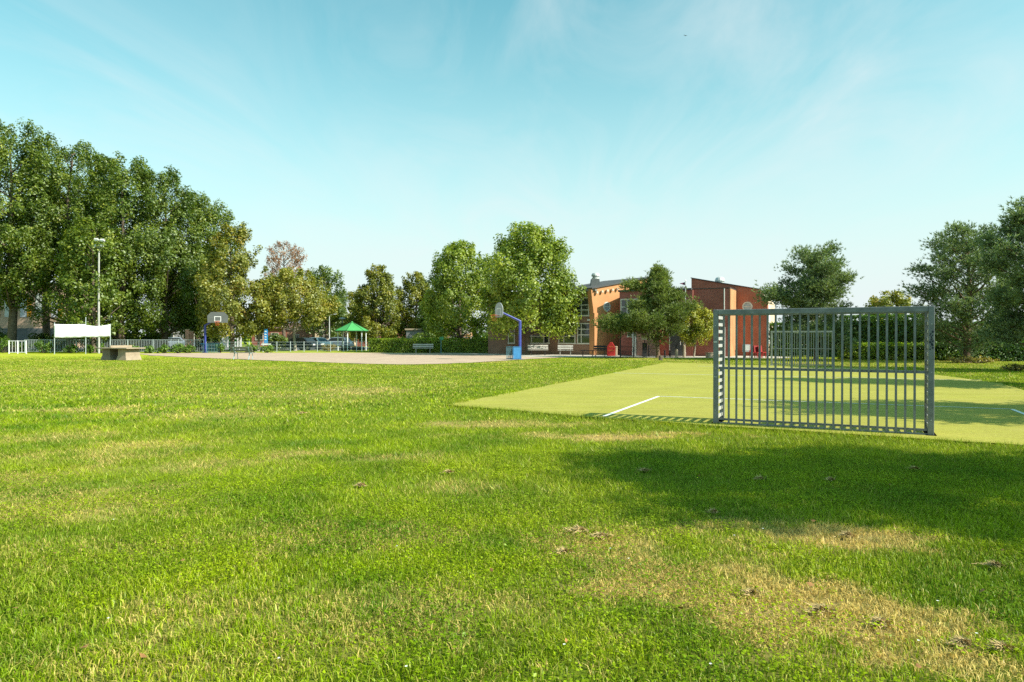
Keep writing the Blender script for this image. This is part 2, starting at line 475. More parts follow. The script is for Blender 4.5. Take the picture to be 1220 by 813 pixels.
        nt.links.new(n5.outputs[0], bp.inputs['Height']); nt.links.new(bp.outputs[0], b.inputs['Normal'])
        nt.links.new(b.outputs[0], out.inputs[0])
    return m

M_LAWN = lawn_mat('lawn_soil', False)
M_BLADE = lawn_mat('grass_blade', True)

ux = np.linspace(-1, 1, 201); gx = np.sinh(ux * 6.2) / math.sinh(6.2) * 2500
uy = np.linspace(0, 1, 241); gy = 1.0 + np.sinh(uy * 6.6) / math.sinh(6.6) * 4000
gy = np.concatenate(([-2500, -300, -60, -20, -8, -3, 0], gy))
GX, GY = np.meshgrid(gx, gy)
GZ = -0.03 * fbm(VB, GX, GY, 0.5) * (np.abs(GX) < 40) * (GY < 60) - 0.005
nx_, ny_ = len(gx), len(gy)
idx = np.arange(nx_ * ny_).reshape(ny_, nx_)
fq = np.stack([idx[:-1, :-1], idx[:-1, 1:], idx[1:, 1:], idx[1:, :-1]], -1).reshape(-1, 4)
far_fade = np.clip(1.3 - np.hypot(GX, GY) / 140.0, 0.25, 1)
ground = mesh_np('ground', np.stack([GX, GY, GZ], -1).reshape(-1, 3), fq.ravel(), np.full(len(fq), 4), M_LAWN, smooth=True,
                 attrs={'dry': (dryness(GX, GY) * far_fade).ravel(), 'thatch': (np.clip((52 - GY) / 22, 0, 1) * (GY > 0)).ravel()})
tag(ground, 'mown green lawn with dry straw patches', None, None, 'structure')

def sheet(name, poly, z, material, jitter=0.0, seg=0.35, seed=0):
    rng = random.Random(seed); pts = []
    n = len(poly)
    for i in range(n):
        a = Vector(poly[i]); b = Vector(poly[(i + 1) % n]); L = (b - a).length
        k = max(1, int(L / seg)) if jitter else 1
        nrm = Vector((-(b - a).y, (b - a).x)).normalized()
        for j in range(k):
            p = a.lerp(b, j / k)
            if j or jitter: p = p + nrm * rng.uniform(-jitter, jitter)
            pts.append((p.x, p.y, z))
    mb = MB(); mb.add(pts, [tuple(range(len(pts)))])
    o = mb.build(name, material)
    import bmesh
    bm = bmesh.new(); bm.from_mesh(o.data); bmesh.ops.triangulate(bm, faces=bm.faces[:])
    for f in bm.faces:
        if f.normal.z < 0: f.normal_flip()
    bm.to_mesh(o.data); bm.free()
    return o

def turf_material():
    m = mat('artificial_turf', (0.350, 0.332, 0.058, 1), rough=0.9, var=0.10, scale=0.6, bump=0.35, bscale=70, spec=0.1)
    nt = m.node_tree; b = nt.nodes['Principled BSDF']
    src = b.inputs['Base Color'].links[0].from_socket
    tc = nt.nodes.new('ShaderNodeTexCoord'); mp = nt.nodes.new('ShaderNodeMapping')
    mp.inputs['Rotation'].default_value = (0, 0, math.radians(25)); mp.inputs['Scale'].default_value = (.25, 2.2, 1)
    nt.links.new(tc.outputs['Object'], mp.inputs[0])
    no = nt.nodes.new('ShaderNodeTexNoise'); no.inputs['Scale'].default_value = 1.2; no.inputs['Detail'].default_value = 7; no.inputs['Roughness'].default_value = .7
    nt.links.new(mp.outputs[0], no.inputs['Vector'])
    mr = nt.nodes.new('ShaderNodeMapRange'); mr.inputs[1].default_value = .44; mr.inputs[2].default_value = .72; mr.inputs[4].default_value = .6
    nt.links.new(no.outputs[0], mr.inputs[0])
    mx = nt.nodes.new('ShaderNodeMix'); mx.data_type = 'RGBA'; mx.inputs[7].default_value = (.42, .36, .11, 1)
    sp = nt.nodes.new('ShaderNodeTexNoise'); sp.inputs['Scale'].default_value = 14; sp.inputs['Detail'].default_value = 6; sp.inputs['Roughness'].default_value = .8
    nt.links.new(tc.outputs['Object'], sp.inputs['Vector'])
    s2 = nt.nodes.new('ShaderNodeMapRange'); s2.inputs[1].default_value = .3; s2.inputs[2].default_value = .7; s2.inputs[3].default_value = .80; s2.inputs[4].default_value = 1.16
    nt.links.new(sp.outputs[0], s2.inputs[0])
    hs = nt.nodes.new('ShaderNodeHueSaturation'); nt.links.new(s2.outputs[0], hs.inputs['Value'])
    nt.links.new(mr.outputs[0], mx.inputs[0]); nt.links.new(src, mx.inputs[6]); nt.links.new(mx.outputs[2], hs.inputs['Color']); nt.links.new(hs.outputs[0], b.inputs['Base Color'])
    return m
pitch = sheet('artificial_turf_pitch', PITCH, 0.012, turf_material(), 0.05, 0.3, 4)
tag(pitch, 'pale yellow-green artificial turf football pitch', None, None, 'structure')
M_GRAVEL = mat('sandy_gravel', (0.49, 0.36, 0.265, 1), rough=0.95, var=0.12, scale=0.7, bump=0.5, bscale=30, spec=0.1)
court = sheet('gravel_court', COURT, 0.010, M_GRAVEL, 0.12, 0.8, 9)
tag(court, 'sandy beige gravel court between lawn and hedge', None, None, 'structure')
M_PAVE = mat('pale_paving', (0.52, 0.47, 0.40, 1), rough=0.9, var=0.12, scale=0.8, bump=0.3, bscale=12, spec=0.1)
path = sheet('paved_path', PATH, 0.016, M_PAVE)
tag(path, 'pale paved path along the school', None, None, 'structure')
M_ASPHALT = mat('asphalt', (0.16, 0.155, 0.15, 1), rough=0.9, var=0.15, scale=1.5, bump=0.3, bscale=40)
park = sheet('parking_road', [(-95, 83), (-6, 80), (-6, 104), (-95, 108)], 0.008, M_ASPHALT)
tag(park, 'grey asphalt car park behind the fence', None, None, 'structure')

# pitch markings (painted strips, 8 cm wide)
M_LINE = mat('white_turf_line', (0.80, 0.81, 0.74, 1), rough=0.9, var=0.14, scale=5)
def strip(name, p, q, w, z=0.017):
    p = Vector((p[0], p[1], z)); q = Vector((q[0], q[1], z)); t = (q - p).normalized(); s = Vector((-t.y, t.x, 0)) * w / 2
    mb = MB(); mb.add([p - s, q - s, q + s, p + s], [(0, 1, 2, 3)])
    o = mb.build(name, M_LINE); o.parent = pitch
    return o
AX_U = Vector((0.415, 0.91)); AX_N = Vector((0.91, -0.415))
b0 = Vector((1.83, 13.55)); b1 = Vector((3.89, 18.07))
c1 = b1 + AX_N * 7.7; c0 = c1 - (b1 - b0) * 1.15
strip('marking_line', b0, b1, 0.085)
strip('marking_line', b1 + AX_N * 0.04, c1 - AX_N * 0.04, 0.07)
strip('marking_line', c1, c0, 0.085)
# halfway and far penalty lines
h0 = Vector((4.4, 29.6)); strip('marking_line', h0, h0 + Vector((12.6, -4.9)), 0.07)
f0 = Vector((9.9, 36.4)); strip('marking_line', f0, f0 + AX_N * 7.5, 0.07)

def unit(a):
    return a / np.maximum(np.linalg.norm(a, axis=-1, keepdims=True), 1e-9)

def leaf_cards(P, NRM, size, rng, aspect=0.62):
    """two-triangle folded leaves at points P facing about NRM"""
    n = len(P)
    NRM = unit(NRM + rng.normal(0, 0.48, (n, 3)))
    t = unit(np.cross(NRM, rng.normal(0, 1, (n, 3))))
    s = np.cross(NRM, t)
    L = (size * (0.6 + 0.8 * rng.random(n)))[:, None]; W = L * aspect * 0.5
    V = np.empty((n, 4, 3), np.float32)
    V[:, 0] = P - t * L * 0.5
    V[:, 1] = P + s * W - NRM * L * 0.10
    V[:, 2] = P + t * L * 0.5
    V[:, 3] = P - s * W - NRM * L * 0.10
    b = (np.arange(n, dtype=np.int32) * 4)[:, None]
    F_ = np.concatenate([b + np.array([[0, 1, 2]]), b + np.array([[0, 2, 3]])], 1).ravel()
    return V.reshape(-1, 3), F_, np.full(n * 2, 3, np.int32)

leaf_cards_raw = leaf_cards

# ------------------------------------------------------------------ grass blades
def blades(name, d0, d1, per_m2, h, w, segs, seed, wide=0.82, fin=0.0, fout=0.0):
    rng = np.random.default_rng(seed)
    area = wide * (d1 * d1 - d0 * d0) + 2.4 * (d1 - d0)
    n = int(area * per_m2)
    d = np.sqrt(rng.random(n) * (d1 * d1 - d0 * d0) + d0 * d0)
    x = (rng.random(n) * 2 - 1) * (wide * d + 1.2)
    # clumping
    cl = fbm(VA, x, d, 5.5); cl2 = fbm(VC, x, d, 1.6)
    cl0 = fbm(VB, x, d, 14.0)
    keep = rng.random(n) < np.clip(-0.25 + 1.0 * cl + 1.0 * cl0, 0.06, 1)
    if fin: keep &= rng.random(n) < np.clip((d - d0) / fin, 0, 1)
    if fout: keep &= rng.random(n) < np.clip((d1 - d) / fout, 0, 1)
    keep &= ~in_poly(x, d, PITCH)
    keep &= ~in_poly(x, d, COURT)
    keep &= ~in_poly(x, d, PATH)
    x = x[keep]; d = d[keep]; cl = cl[keep]; cl2 = cl2[keep]; n = len(x)
    dr = dryness(x, d)
    hh = h * (0.45 + 0.75 * rng.random(n)) * (0.25 + 1.5 * cl2) * (1 - 0.58 * dr)
    tall = rng.random(n) < 0.008
    hh[tall] *= 1.7
    ww = w * (0.7 + 0.6 * rng.random(n))
    az = rng.random(n) * 2 * np.pi
    ln = hh * (0.5 + 1.9 * rng.random(n)) + dr * 0.028
    ax = np.cos(az) * ln; ay = np.sin(az) * ln
    fa = rng.random(n) * 2 * np.pi           # facing of the blade
    sx = np.cos(fa) * ww / 2; sy = np.sin(fa) * ww / 2
    z0 = np.full(n, -0.03)
    rnd = rng.random(n)
    if segs == 1:
        V = np.empty((n, 3, 3), np.float32)
        V[:, 0] = np.stack([x - sx, d - sy, z0], -1); V[:, 1] = np.stack([x + sx, d + sy, z0], -1)
        V[:, 2] = np.stack([x + ax, d + ay, hh], -1)
        k = 3
        faces = np.arange(n * 3, dtype=np.int32); sizes = np.full(n, 3, np.int32)
    else:
        V = np.empty((n, 5, 3), np.float32)
        V[:, 0] = np.stack([x - sx, d - sy, z0], -1); V[:, 1] = np.stack([x + sx, d + sy, z0], -1)
        V[:, 2] = np.stack([x + sx * .8 + ax * .35, d + sy * .8 + ay * .35, hh * .62], -1)
        V[:, 3] = np.stack([x - sx * .8 + ax * .35, d - sy * .8 + ay * .35, hh * .62], -1)
        V[:, 4] = np.stack([x + ax, d + ay, hh], -1)
        k = 5
        base = (np.arange(n, dtype=np.int32) * 5)[:, None]
        faces = np.concatenate([base + np.array([[0, 1, 2, 3]]), base + np.array([[3, 2, 4]])], 1).ravel()
        sizes = np.tile(np.array([4, 3], np.int32), n)
    o = mesh_np(name, V.reshape(-1, 3), faces, sizes, M_BLADE, attrs={'dry': np.repeat(dr, k), 'rnd': np.repeat(rnd, k)})
    return o
gr = blades('grass', 2.4, 7.4, 7300, 0.028, 0.0054, 2, 11, fout=3.2)
# longer fringe of grass along the turf edge and the goal foot
def fringe(pts, step, h, w, seed, spread=.10):
    rng = np.random.default_rng(seed); X = []; Y = []
    for (x1, y1), (x2, y2) in zip(pts[:-1], pts[1:]):
        L = math.hypot(x2 - x1, y2 - y1); n = int(L / step); t = rng.random(n)
        X.append(x1 + (x2 - x1) * t); Y.append(y1 + (y2 - y1) * t)
    X = np.concatenate(X); Y = np.concatenate(Y); n = len(X)
    m = np.clip(fbm(VA, X, Y, 1.7) * 1.6 - .25, .1, 1)
    X = X + rng.normal(0, spread, n) * m; Y = Y + rng.normal(0, spread, n) * m - spread * .7
    hh = h * (.4 + .8 * rng.random(n)) * (.4 + .9 * m); az = rng.random(n) * 6.283; ln = hh * (.3 + rng.random(n)); fa = rng.random(n) * 6.283
    V = np.empty((n, 3, 3), np.float32)
    V[:, 0] = np.stack([X - np.cos(fa) * w / 2, Y - np.sin(fa) * w / 2, np.full(n, -.03)], -1); V[:, 1] = np.stack([X + np.cos(fa) * w / 2, Y + np.sin(fa) * w / 2, np.full(n, -.03)], -1)
    V[:, 2] = np.stack([X + np.cos(az) * ln, Y + np.sin(az) * ln, hh], -1)
    dr = dryness(X, Y) * .6
    return mesh_np('grass', V.reshape(-1, 3), np.arange(n * 3, dtype=np.int32), np.full(n, 3, np.int32), M_BLADE, attrs={'dry': np.repeat(dr, 3), 'rnd': np.repeat(rng.random(n), 3)})
# low round-leaved clover and weeds mixed into the near sward
def clover(d0, d1, n, seed):
    rng = np.random.default_rng(seed)
    d = np.sqrt(rng.random(n) * (d1 * d1 - d0 * d0) + d0 * d0); x = (rng.random(n) * 2 - 1) * (.82 * d + 1.2)
    k = fbm(VC, x + 9, d + 4, .9) + .35 * fbm(VA, x, d, 9.0)
    keep = (k > .66) & ~in_poly(x, d, PITCH); x = x[keep]; d = d[keep]; n = len(x)
    P = np.stack([x, d, .008 + .028 * rng.random(n)], -1)
    V, F_, sz = leaf_cards_raw(P, np.tile([0, 0, 1.6], (n, 1)), .017, rng, .85)
    return mesh_np('grass', V, F_, sz, M_BLADE, attrs={'dry': np.zeros(n * 4), 'rnd': np.repeat(.3 + .7 * rng.random(n), 4)})
g6 = clover(2.4, 9.5, 170000, 77); g6.parent = gr; g6['kind'] = 'stuff'
g4 = fringe(PITCH[:7], .0022, .085, .009, 31, .13); g4.parent = gr; g4['kind'] = 'stuff'
g5 = fringe([PITCH[0], PITCH[14], PITCH[13]], .006, .10, .022, 32, .12); g5.parent = gr; g5['kind'] = 'stuff'
tag(gr, 'short green grass blades of the lawn, close up', 'grass', None, 'stuff')
g2 = blades('grass', 4.2, 15.5, 2700, 0.032, 0.0104, 1, 12, fin=3.2, fout=6.0); g2.parent = gr; g2['kind'] = 'stuff'
g3 = blades('grass', 9.5, 56, 230, 0.040, 0.036, 1, 13, wide=0.78, fin=6.0, fout=16); g3.parent = gr; g3['kind'] = 'stuff'

# ------------------------------------------------------------------ foliage builders
M_BARK = mat('bark', (0.16, 0.125, 0.09, 1), rough=0.95, var=0.3, scale=6, bump=0.6, bscale=18, spec=0.1)
M_BARK_PALE = mat('pale_bark', (0.36, 0.31, 0.24, 1), rough=0.95, var=0.3, scale=5, bump=0.5, bscale=18, spec=0.1)
M_PBARK = mat('pine_bark', (0.20, 0.135, 0.09, 1), rough=0.95, var=0.35, scale=7, bump=0.8, bscale=14, spec=0.1)
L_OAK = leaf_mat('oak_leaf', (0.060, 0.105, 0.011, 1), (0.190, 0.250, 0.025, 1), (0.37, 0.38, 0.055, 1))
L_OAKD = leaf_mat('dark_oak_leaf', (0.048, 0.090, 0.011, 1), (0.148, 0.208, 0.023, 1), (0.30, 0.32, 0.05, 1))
L_OLIVE = leaf_mat('olive_leaf', (0.109, 0.132, 0.017, 1), (0.302, 0.295, 0.035, 1), (0.465, 0.310, 0.056, 1))
L_OLIVE2 = leaf_mat('yellowing_leaf', (0.132, 0.155, 0.019, 1), (0.364, 0.341, 0.040, 1), (0.496, 0.326, 0.074, 1))
L_RUST = leaf_mat('rust_leaf', (0.24, 0.12, 0.07, 1), (0.42, 0.23, 0.15, 1), (0.48, 0.30, 0.20, 1), trans=0.4)
L_LIME = leaf_mat('lime_leaf', (0.085, 0.115, 0.012, 1), (0.270, 0.270, 0.026, 1), (0.40, 0.32, 0.04, 1))
L_PLANE = leaf_mat('plane_leaf', (0.10, 0.155, 0.014, 1), (0.285, 0.350, 0.028, 1), (0.45, 0.46, 0.07, 1))
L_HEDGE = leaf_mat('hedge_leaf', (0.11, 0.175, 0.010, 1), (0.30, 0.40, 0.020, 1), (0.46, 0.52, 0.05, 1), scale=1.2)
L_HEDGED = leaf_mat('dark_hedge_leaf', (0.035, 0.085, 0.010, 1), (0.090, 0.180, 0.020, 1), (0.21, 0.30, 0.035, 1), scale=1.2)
L_BUSH = leaf_mat('shrub_leaf', (0.062, 0.132, 0.015, 1), (0.171, 0.287, 0.030, 1), (0.310, 0.372, 0.062, 1), scale=1.0)
L_BROWN = leaf_mat('brown_shrub_leaf', (0.155, 0.139, 0.031, 1), (0.341, 0.264, 0.062, 1), (0.403, 0.232, 0.087, 1), scale=1.0)
L_GOLD = leaf_mat('golden_leaf', (0.093, 0.132, 0.015, 1), (0.465, 0.434, 0.031, 1), (0.651, 0.589, 0.062, 1), scale=0.6)
L_PINE = leaf_mat('pine_needle', (0.085, 0.125, 0.032, 1), (0.265, 0.315, 0.085, 1), (0.44, 0.46, 0.15, 1), scale=0.9, trans=0.32, gloss=0.06)
L_PINEB = leaf_mat('blue_pine_needle', (0.085, 0.130, 0.060, 1), (0.250, 0.315, 0.155, 1), (0.45, 0.50, 0.27, 1), scale=0.9, trans=0.32, gloss=0.06)

def prof_at(prof, t):
    xs = [p[0] for p in prof]; ys = [p[1] for p in prof]
    return np.interp(t, xs, ys)

ROUND = [(0, .45), (.12, .8), (.35, 1), (.6, .92), (.8, .66), (.93, .36), (1, .1)]
TALL = [(0, .72), (.1, .92), (.3, 1), (.55, .97), (.75, .84), (.9, .62), (1, .30)]
CONE = [(0, .75), (.1, .95), (.25, 1), (.5, .88), (.7, .70), (.87, .46), (1, .16)]
BROAD = [(0, .85), (.1, 1), (.3, 1.02), (.55, .93), (.75, .74), (.9, .45), (1, .12)]
FLAT = [(0, .6), (.2, .95), (.5, 1), (.75, .85), (.92, .5), (1, .2)]

def broadleaf(label, x, d, H, R, z0, seed, lmat, leaf=0.30, n=14000, prof=ROUND, clump=1.0, ncl=110, bark=None, group=None,
              trunk_r=None, name='broadleaf_tree', cat='tree', loose=0.0, zbase=0.0, sy=1.0):
    rng = np.random.default_rng(seed); rd = random.Random(seed)
    t = thing(name, label, cat, (x, d, zbase), 0, group)
    tr = trunk_r or H * 0.018
    bark = bark or M_BARK
    ch = H - z0
    # clump centres: most near the surface of the envelope
    f = rng.random(ncl) ** 0.9
    # even out by area
    prw = prof_at(prof, f); acc = rng.random(ncl) < (0.35 + 0.65 * prw)
    f = f[acc]; nc = len(f)
    az = rng.random(nc) * 2 * np.pi
    lob = 1 + 0.16 * np.sin(az * 3 + seed) + 0.10 * np.sin(az * 5 + 2 * seed + f * 6)
    rad = R * prof_at(prof, f) * lob * np.sqrt(0.30 + 0.70 * rng.random(nc)) * 0.86
    C = np.stack([np.cos(az) * rad, np.sin(az) * rad * sy, z0 + f * ch * 0.97], -1)
    cs = clump * (0.55 + 0.75 * rng.random(nc)) * (0.65 + 0.35 * prof_at(prof, f))
    # sprays: each clump carries a few smaller ones reaching outwards and up
    C0 = C; cs0 = cs; ext_c = [C]; ext_s = [cs]
    outw = np.stack([np.cos(az), np.sin(az) * sy, np.zeros(nc)], -1)
    for st in range(2):
        dv = unit(outw * rng.uniform(.1, 1.0, (nc, 1)) + np.array([0, 0, 1]) * rng.uniform(.5, 1.3, (nc, 1)) + rng.normal(0, .35, (nc, 3)))
        C = C + dv * (cs * .72)[:, None]; cs = cs * .66
        ext_c.append(C); ext_s.append(cs)
    C = np.concatenate(ext_c); cs = np.concatenate(ext_s)
    C[:, 2] = np.minimum(C[:, 2], H - cs * .4)
    # trunk and limbs
    mb = MB()
    wob = [Vector((rd.uniform(-1, 1) * R * 0.04, rd.uniform(-1, 1) * R * 0.04, 0)) for _ in range(6)]
    zs = [0, H * 0.03, H * 0.2, H * 0.45, H * 0.7, H * 0.9]
    tp = [Vector((0, 0, zs[i])) + (wob[i] if i > 1 else Vector()) for i in range(6)]
    mb.tube(tp, [tr * 1.35, tr, tr * 0.85, tr * 0.6, tr * 0.33, tr * 0.08], 9)
    order = sorted(range(nc), key=lambda i: rd.random())[:26]
    for i in order:
        e = Vector(C[i]); zs0 = max(z0 * 0.85, e.z - math.hypot(e.x, e.y) * rd.uniform(0.7, 1.1))
        k = min(zs0 / (H * 0.9), 0.95); s = tp[-1].lerp(tp[0], 1 - k); s.z = zs0; 
        mid = s.lerp(e, 0.5) + Vector((0, 0, -0.05 * (e - s).length))
        r0 = tr * 0.42 * (1 - 0.6 * k)
        mb.tube([s, mid, e], [r0, r0 * 0.6, r0 * 0.15], 5, caps=False)
    mb.build('trunk', bark, t, smooth=True)
    # leaves
    w = cs ** 2; w = w / w.sum()
    ci = rng.choice(len(cs), n, p=w)
    dirs = unit(rng.normal(0, 1, (n, 3)))
    rr = rng.random(n) ** (0.42 + loose)
    off = dirs * (rr * cs[ci])[:, None]; off[:, 2] *= 1.0
    P = C[ci] + off
    cen = np.array([0, 0, z0 + ch * 0.45])
    out = unit(P - cen) * 0.5 + unit(off) * 0.7 + np.array([0, 0, 0.30])
    V, F_, sz = leaf_cards(P, out, leaf, rng)
    mesh_np('crown', V, F_, sz, lmat, t)
    return t

def needle_tufts(P, D, ln, rng, k=9, w=0.034, spread=0.85):
    n = len(P)
    Pn = np.repeat(P, k, 0); Dn = np.repeat(unit(D), k, 0)
    dd = unit(Dn + rng.normal(0, spread * 0.6, (n * k, 3)))
    L = (ln * (0.7 + 0.6 * rng.random(n * k)))[:, None]
    sd = unit(np.cross(dd, rng.normal(0, 1, (n * k, 3)))) * w * 0.5
    base = Pn - dd * 0.02
    V = np.empty((n * k, 3, 3), np.float32)
    V[:, 0] = base - sd; V[:, 1] = base + sd; V[:, 2] = base + dd * L
    return V.reshape(-1, 3), np.arange(n * k * 3, dtype=np.int32), np.full(n * k, 3, np.int32)

def pine(label, x, d, H, R, z0, seed, nm=None, prof=None, nb=30, extra=(), ln=0.20, tilt=(0, 0), pads=8, tuft=15, group='pine trees along the pitch', w=0.042, trunk_r=None, k=8):
    rng = np.random.default_rng(seed); rd = random.Random(seed)
    t = thing('pine_tree', label, 'tree', (x, d, 0), 0, group)
    prof = prof or [(0, .75), (.15, 1), (.4, .95), (.65, .75), (.85, .48), (1, .2)]
    tr = trunk_r or 0.022 * H
    mb = MB()
    zs = [0, .25, H * .25, H * .5, H * .75, H * .97]
    tp = [Vector((tilt[0] * (z / H) ** 1.3 + (rd.uniform(-1, 1) * 0.12 if z > 1 else 0), tilt[1] * (z / H) ** 1.3 + (rd.uniform(-1, 1) * 0.12 if z > 1 else 0), z)) for z in zs]
    mb.tube(tp, [tr * 1.4, tr, tr * .85, tr * .6, tr * .36, tr * .1], 9)
    def on_trunk(z):
        for i in range(5):
            if zs[i + 1] >= z:
                return tp[i].lerp(tp[i + 1], (z - zs[i]) / (zs[i + 1] - zs[i]))
        return tp[-1]
    br = []
    for i in range(nb):
        f = (i + rd.random()) / nb
        z = z0 + f * (H * 0.95 - z0)
        br.append((z, i * 2.399 + rd.uniform(-.5, .5), R * float(prof_at(prof, f)) * rd.uniform(.62, 1.12), rd.uniform(-.05, .30) + 0.35 * f))
    for e in extra: br.append(e)
    P = []; D = []
    for (z, az, L, rise) in br:
        s = on_trunk(max(z - L * 0.25, 0.6)); o = Vector((math.cos(az), math.sin(az), 0)); sd = Vector((-o.y, o.x, 0))
        bend = rd.uniform(-.18, .18)
        pts = [s + o * (L * q) + sd * (bend * L * q * q) + Vector((0, 0, (z - s.z) * min(1, q * 1.6) + rise * L * q * q)) for q in (0, .3, .55, .8, 1.0)]
        r0 = tr * 0.30 * (0.5 + L / R * 0.5)
        mb.tube(pts, [r0, r0 * .8, r0 * .6, r0 * .38, r0 * .12], 5, caps=False)
        npad = max(3, int(pads * L / R * rd.uniform(.8, 1.2)))
        for j in range(npad):
            q = 0.42 + 0.60 * ((j + rd.random()) / npad) ** .85
            i0 = min(3, int(q * 4)); c = pts[0]
            qs = (0, .3, .55, .8, 1.0)
            for m in range(4):
                if qs[m] <= q <= qs[m + 1]: c = pts[m].lerp(pts[m + 1], (q - qs[m]) / (qs[m + 1] - qs[m]))
            lat = rd.uniform(-1, 1) * L * 0.30 * (1.15 - q * 0.7)
            c2 = c + sd * lat + Vector((0, 0, abs(lat) * 0.15 + rd.uniform(-.05, .14)))
            mb.tube([c, c2], [r0 * .25, r0 * .1], 4, caps=False)
            nt = int(tuft * 3.2 * rd.uniform(.6, 1.3))
            sg = 0.20 + 0.11 * L / R
            pp = rng.normal(0, 1, (nt, 3)) * np.array([sg, sg, sg * 0.70]) + np.array(c2)
            P.append(pp)
            D.append((pp - np.array(c2)) * 1.6 + np.array(o * 0.30) + np.array([0, 0, 0.62]))
    # leader
    top = np.array(tp[-1]); nt = 46
    pp = rng.normal(0, 1, (nt, 3)) * np.array([.22, .22, .30]) + top
    P.append(pp); D.append((pp - top) + np.array([0, 0, .5]))
    mb.build('trunk', M_PBARK, t, smooth=True)
    P = np.concatenate(P); D = np.concatenate(D)
    V, F_, sz = needle_tufts(P, D, ln, rng, k=k, w=w)
    mesh_np('crown', V, F_, sz, nm or L_PINE, t)
    return t

def bush(label, x, d, r, h, seed, lmat, n=1400, leaf=0.14, group=None, name='shrub', sx=1.0):
    rng = np.random.default_rng(seed)
    t = thing(name, label, 'shrub', (x, d, 0), 0, group)
    nc = 16
    f = rng.random(nc); az = rng.random(nc) * 6.283; rad = r * np.sqrt(rng.random(nc)) * 0.75
    C = np.stack([np.cos(az) * rad * sx, np.sin(az) * rad, h * (0.18 + 0.62 * f * (1 - 0.4 * rad / r))], -1)
    mb = MB()
    for i in range(nc):
        e = Vector(C[i]); mb.tube([(e.x * .15, e.y * .15, 0), e * 0.6 + Vector((0, 0, -.02)), e], [.025, .018, .006], 4, caps=False)
    mb.build('stem', M_BARK, t)
    ci = rng.integers(0, nc, n); cs = r * 0.42 * (0.7 + 0.5 * rng.random(nc))
    off = unit(rng.normal(0, 1, (n, 3))) * (rng.random(n) ** .45 * cs[ci])[:, None]
    off[:, 2] *= min(1.2, h / (2 * r) * 1.3)
    P = C[ci] + off; P[:, 2] = np.abs(P[:, 2]) + 0.02
    V, F_, sz = leaf_cards(P, unit(off) + np.array([0, 0, .5]), leaf, rng)
    mesh_np('foliage', V, F_, sz, lmat, t)
    return t

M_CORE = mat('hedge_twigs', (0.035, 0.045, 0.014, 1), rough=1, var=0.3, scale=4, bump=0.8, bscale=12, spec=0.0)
def hedge(label, p, q, width, h, seed, lmat, dens=260, leaf=0.12, group=None):
    rng = np.random.default_rng(seed)
    p = Vector((p[0], p[1], 0)); q = Vector((q[0], q[1], 0)); L = (q - p).length
    t = thing('hedge', label, 'hedge', p, math.atan2((q - p).y, (q - p).x), group)
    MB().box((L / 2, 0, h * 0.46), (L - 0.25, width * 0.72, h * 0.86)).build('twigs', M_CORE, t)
    A = [(L * h, 1), (L * h, -1), (L * width * 1.3, 0), (width * h, 2), (width * h, 3)]
    Ps = []; Ns = []
    for a, k in A:
        n = int(a * dens); u = rng.random(n); v = rng.random(n)
        wob = lambda s: 0.10 * (fbm(VA, s * 1.0, v * 3 + k, 0.9) - 0.5) * 2
        if k in (1, -1):
            P = np.stack([u * L, -k * (width / 2 + wob(u * L)), v * h], -1); N = np.tile([0, -k, .35], (n, 1))
        elif k == 0:
            P = np.stack([u * L, (v - .5) * width, h + wob(u * L) * 1.3 + rng.random(n) * 0.05], -1); N = np.tile([0, 0, 1.], (n, 1))
        else:
            s = -1 if k == 2 else 1
            P = np.stack([np.full(n, 0 if k == 2 else L) + s * wob(v * 4), (u - .5) * width, v * h], -1); N = np.tile([s, 0, .3], (n, 1))
        P = P + rng.normal(0, .05, (n, 3)); P[:, 2] = np.abs(P[:, 2])
        Ps.append(P); Ns.append(N)
    P = np.concatenate(Ps); N = np.concatenate(Ns)
    V, F_, sz = leaf_cards(P, N * 0.8, leaf, rng)
    mesh_np('foliage', V, F_, sz, lmat, t)
    return t

# ------------------------------------------------------------------ trees
OAKG = 'tall oaks behind the railing'
def px_tree(px, d): 
    v = at(px, d); return v.x, v.y
def top(py, d): return zz(py, d)
oaks = [ # px, d, top py, R, z0, seed, mat, label
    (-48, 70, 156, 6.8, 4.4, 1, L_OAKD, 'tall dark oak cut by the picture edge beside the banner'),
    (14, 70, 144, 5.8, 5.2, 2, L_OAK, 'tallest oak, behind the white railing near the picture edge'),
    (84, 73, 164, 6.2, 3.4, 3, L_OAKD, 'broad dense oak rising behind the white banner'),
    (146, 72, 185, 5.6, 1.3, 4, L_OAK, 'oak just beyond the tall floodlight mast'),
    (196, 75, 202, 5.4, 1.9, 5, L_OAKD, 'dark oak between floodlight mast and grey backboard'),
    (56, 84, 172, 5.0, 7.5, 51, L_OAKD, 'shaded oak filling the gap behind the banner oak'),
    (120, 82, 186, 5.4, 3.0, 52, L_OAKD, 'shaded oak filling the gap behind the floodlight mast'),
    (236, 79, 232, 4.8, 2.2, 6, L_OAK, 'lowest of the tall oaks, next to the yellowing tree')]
for px, d, tpy, R, z0, sd, lm, lab in oaks:
    x, y = px_tree(px, d)
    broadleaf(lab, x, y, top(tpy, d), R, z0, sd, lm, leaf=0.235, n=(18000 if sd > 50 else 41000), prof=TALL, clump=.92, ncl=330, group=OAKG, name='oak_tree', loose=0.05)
x, y = px_tree(112, 66.8); broadleaf('small drooping olive-green tree right behind the banner and mast', x, y, top(262, 66.8), 3.4, 1.7, 61, L_OAK, leaf=.28, n=9000, prof=TALL, clump=.9, ncl=100)
BG = 'trees behind the gravel court'
x, y = px_tree(277, 71); broadleaf('yellowing olive tree with pointed top behind the grey backboard', x, y, top(266, 71), 4.1, 1.7, 7, L_OLIVE, leaf=.235, n=25000, prof=CONE, clump=.85, ncl=210, group=BG)
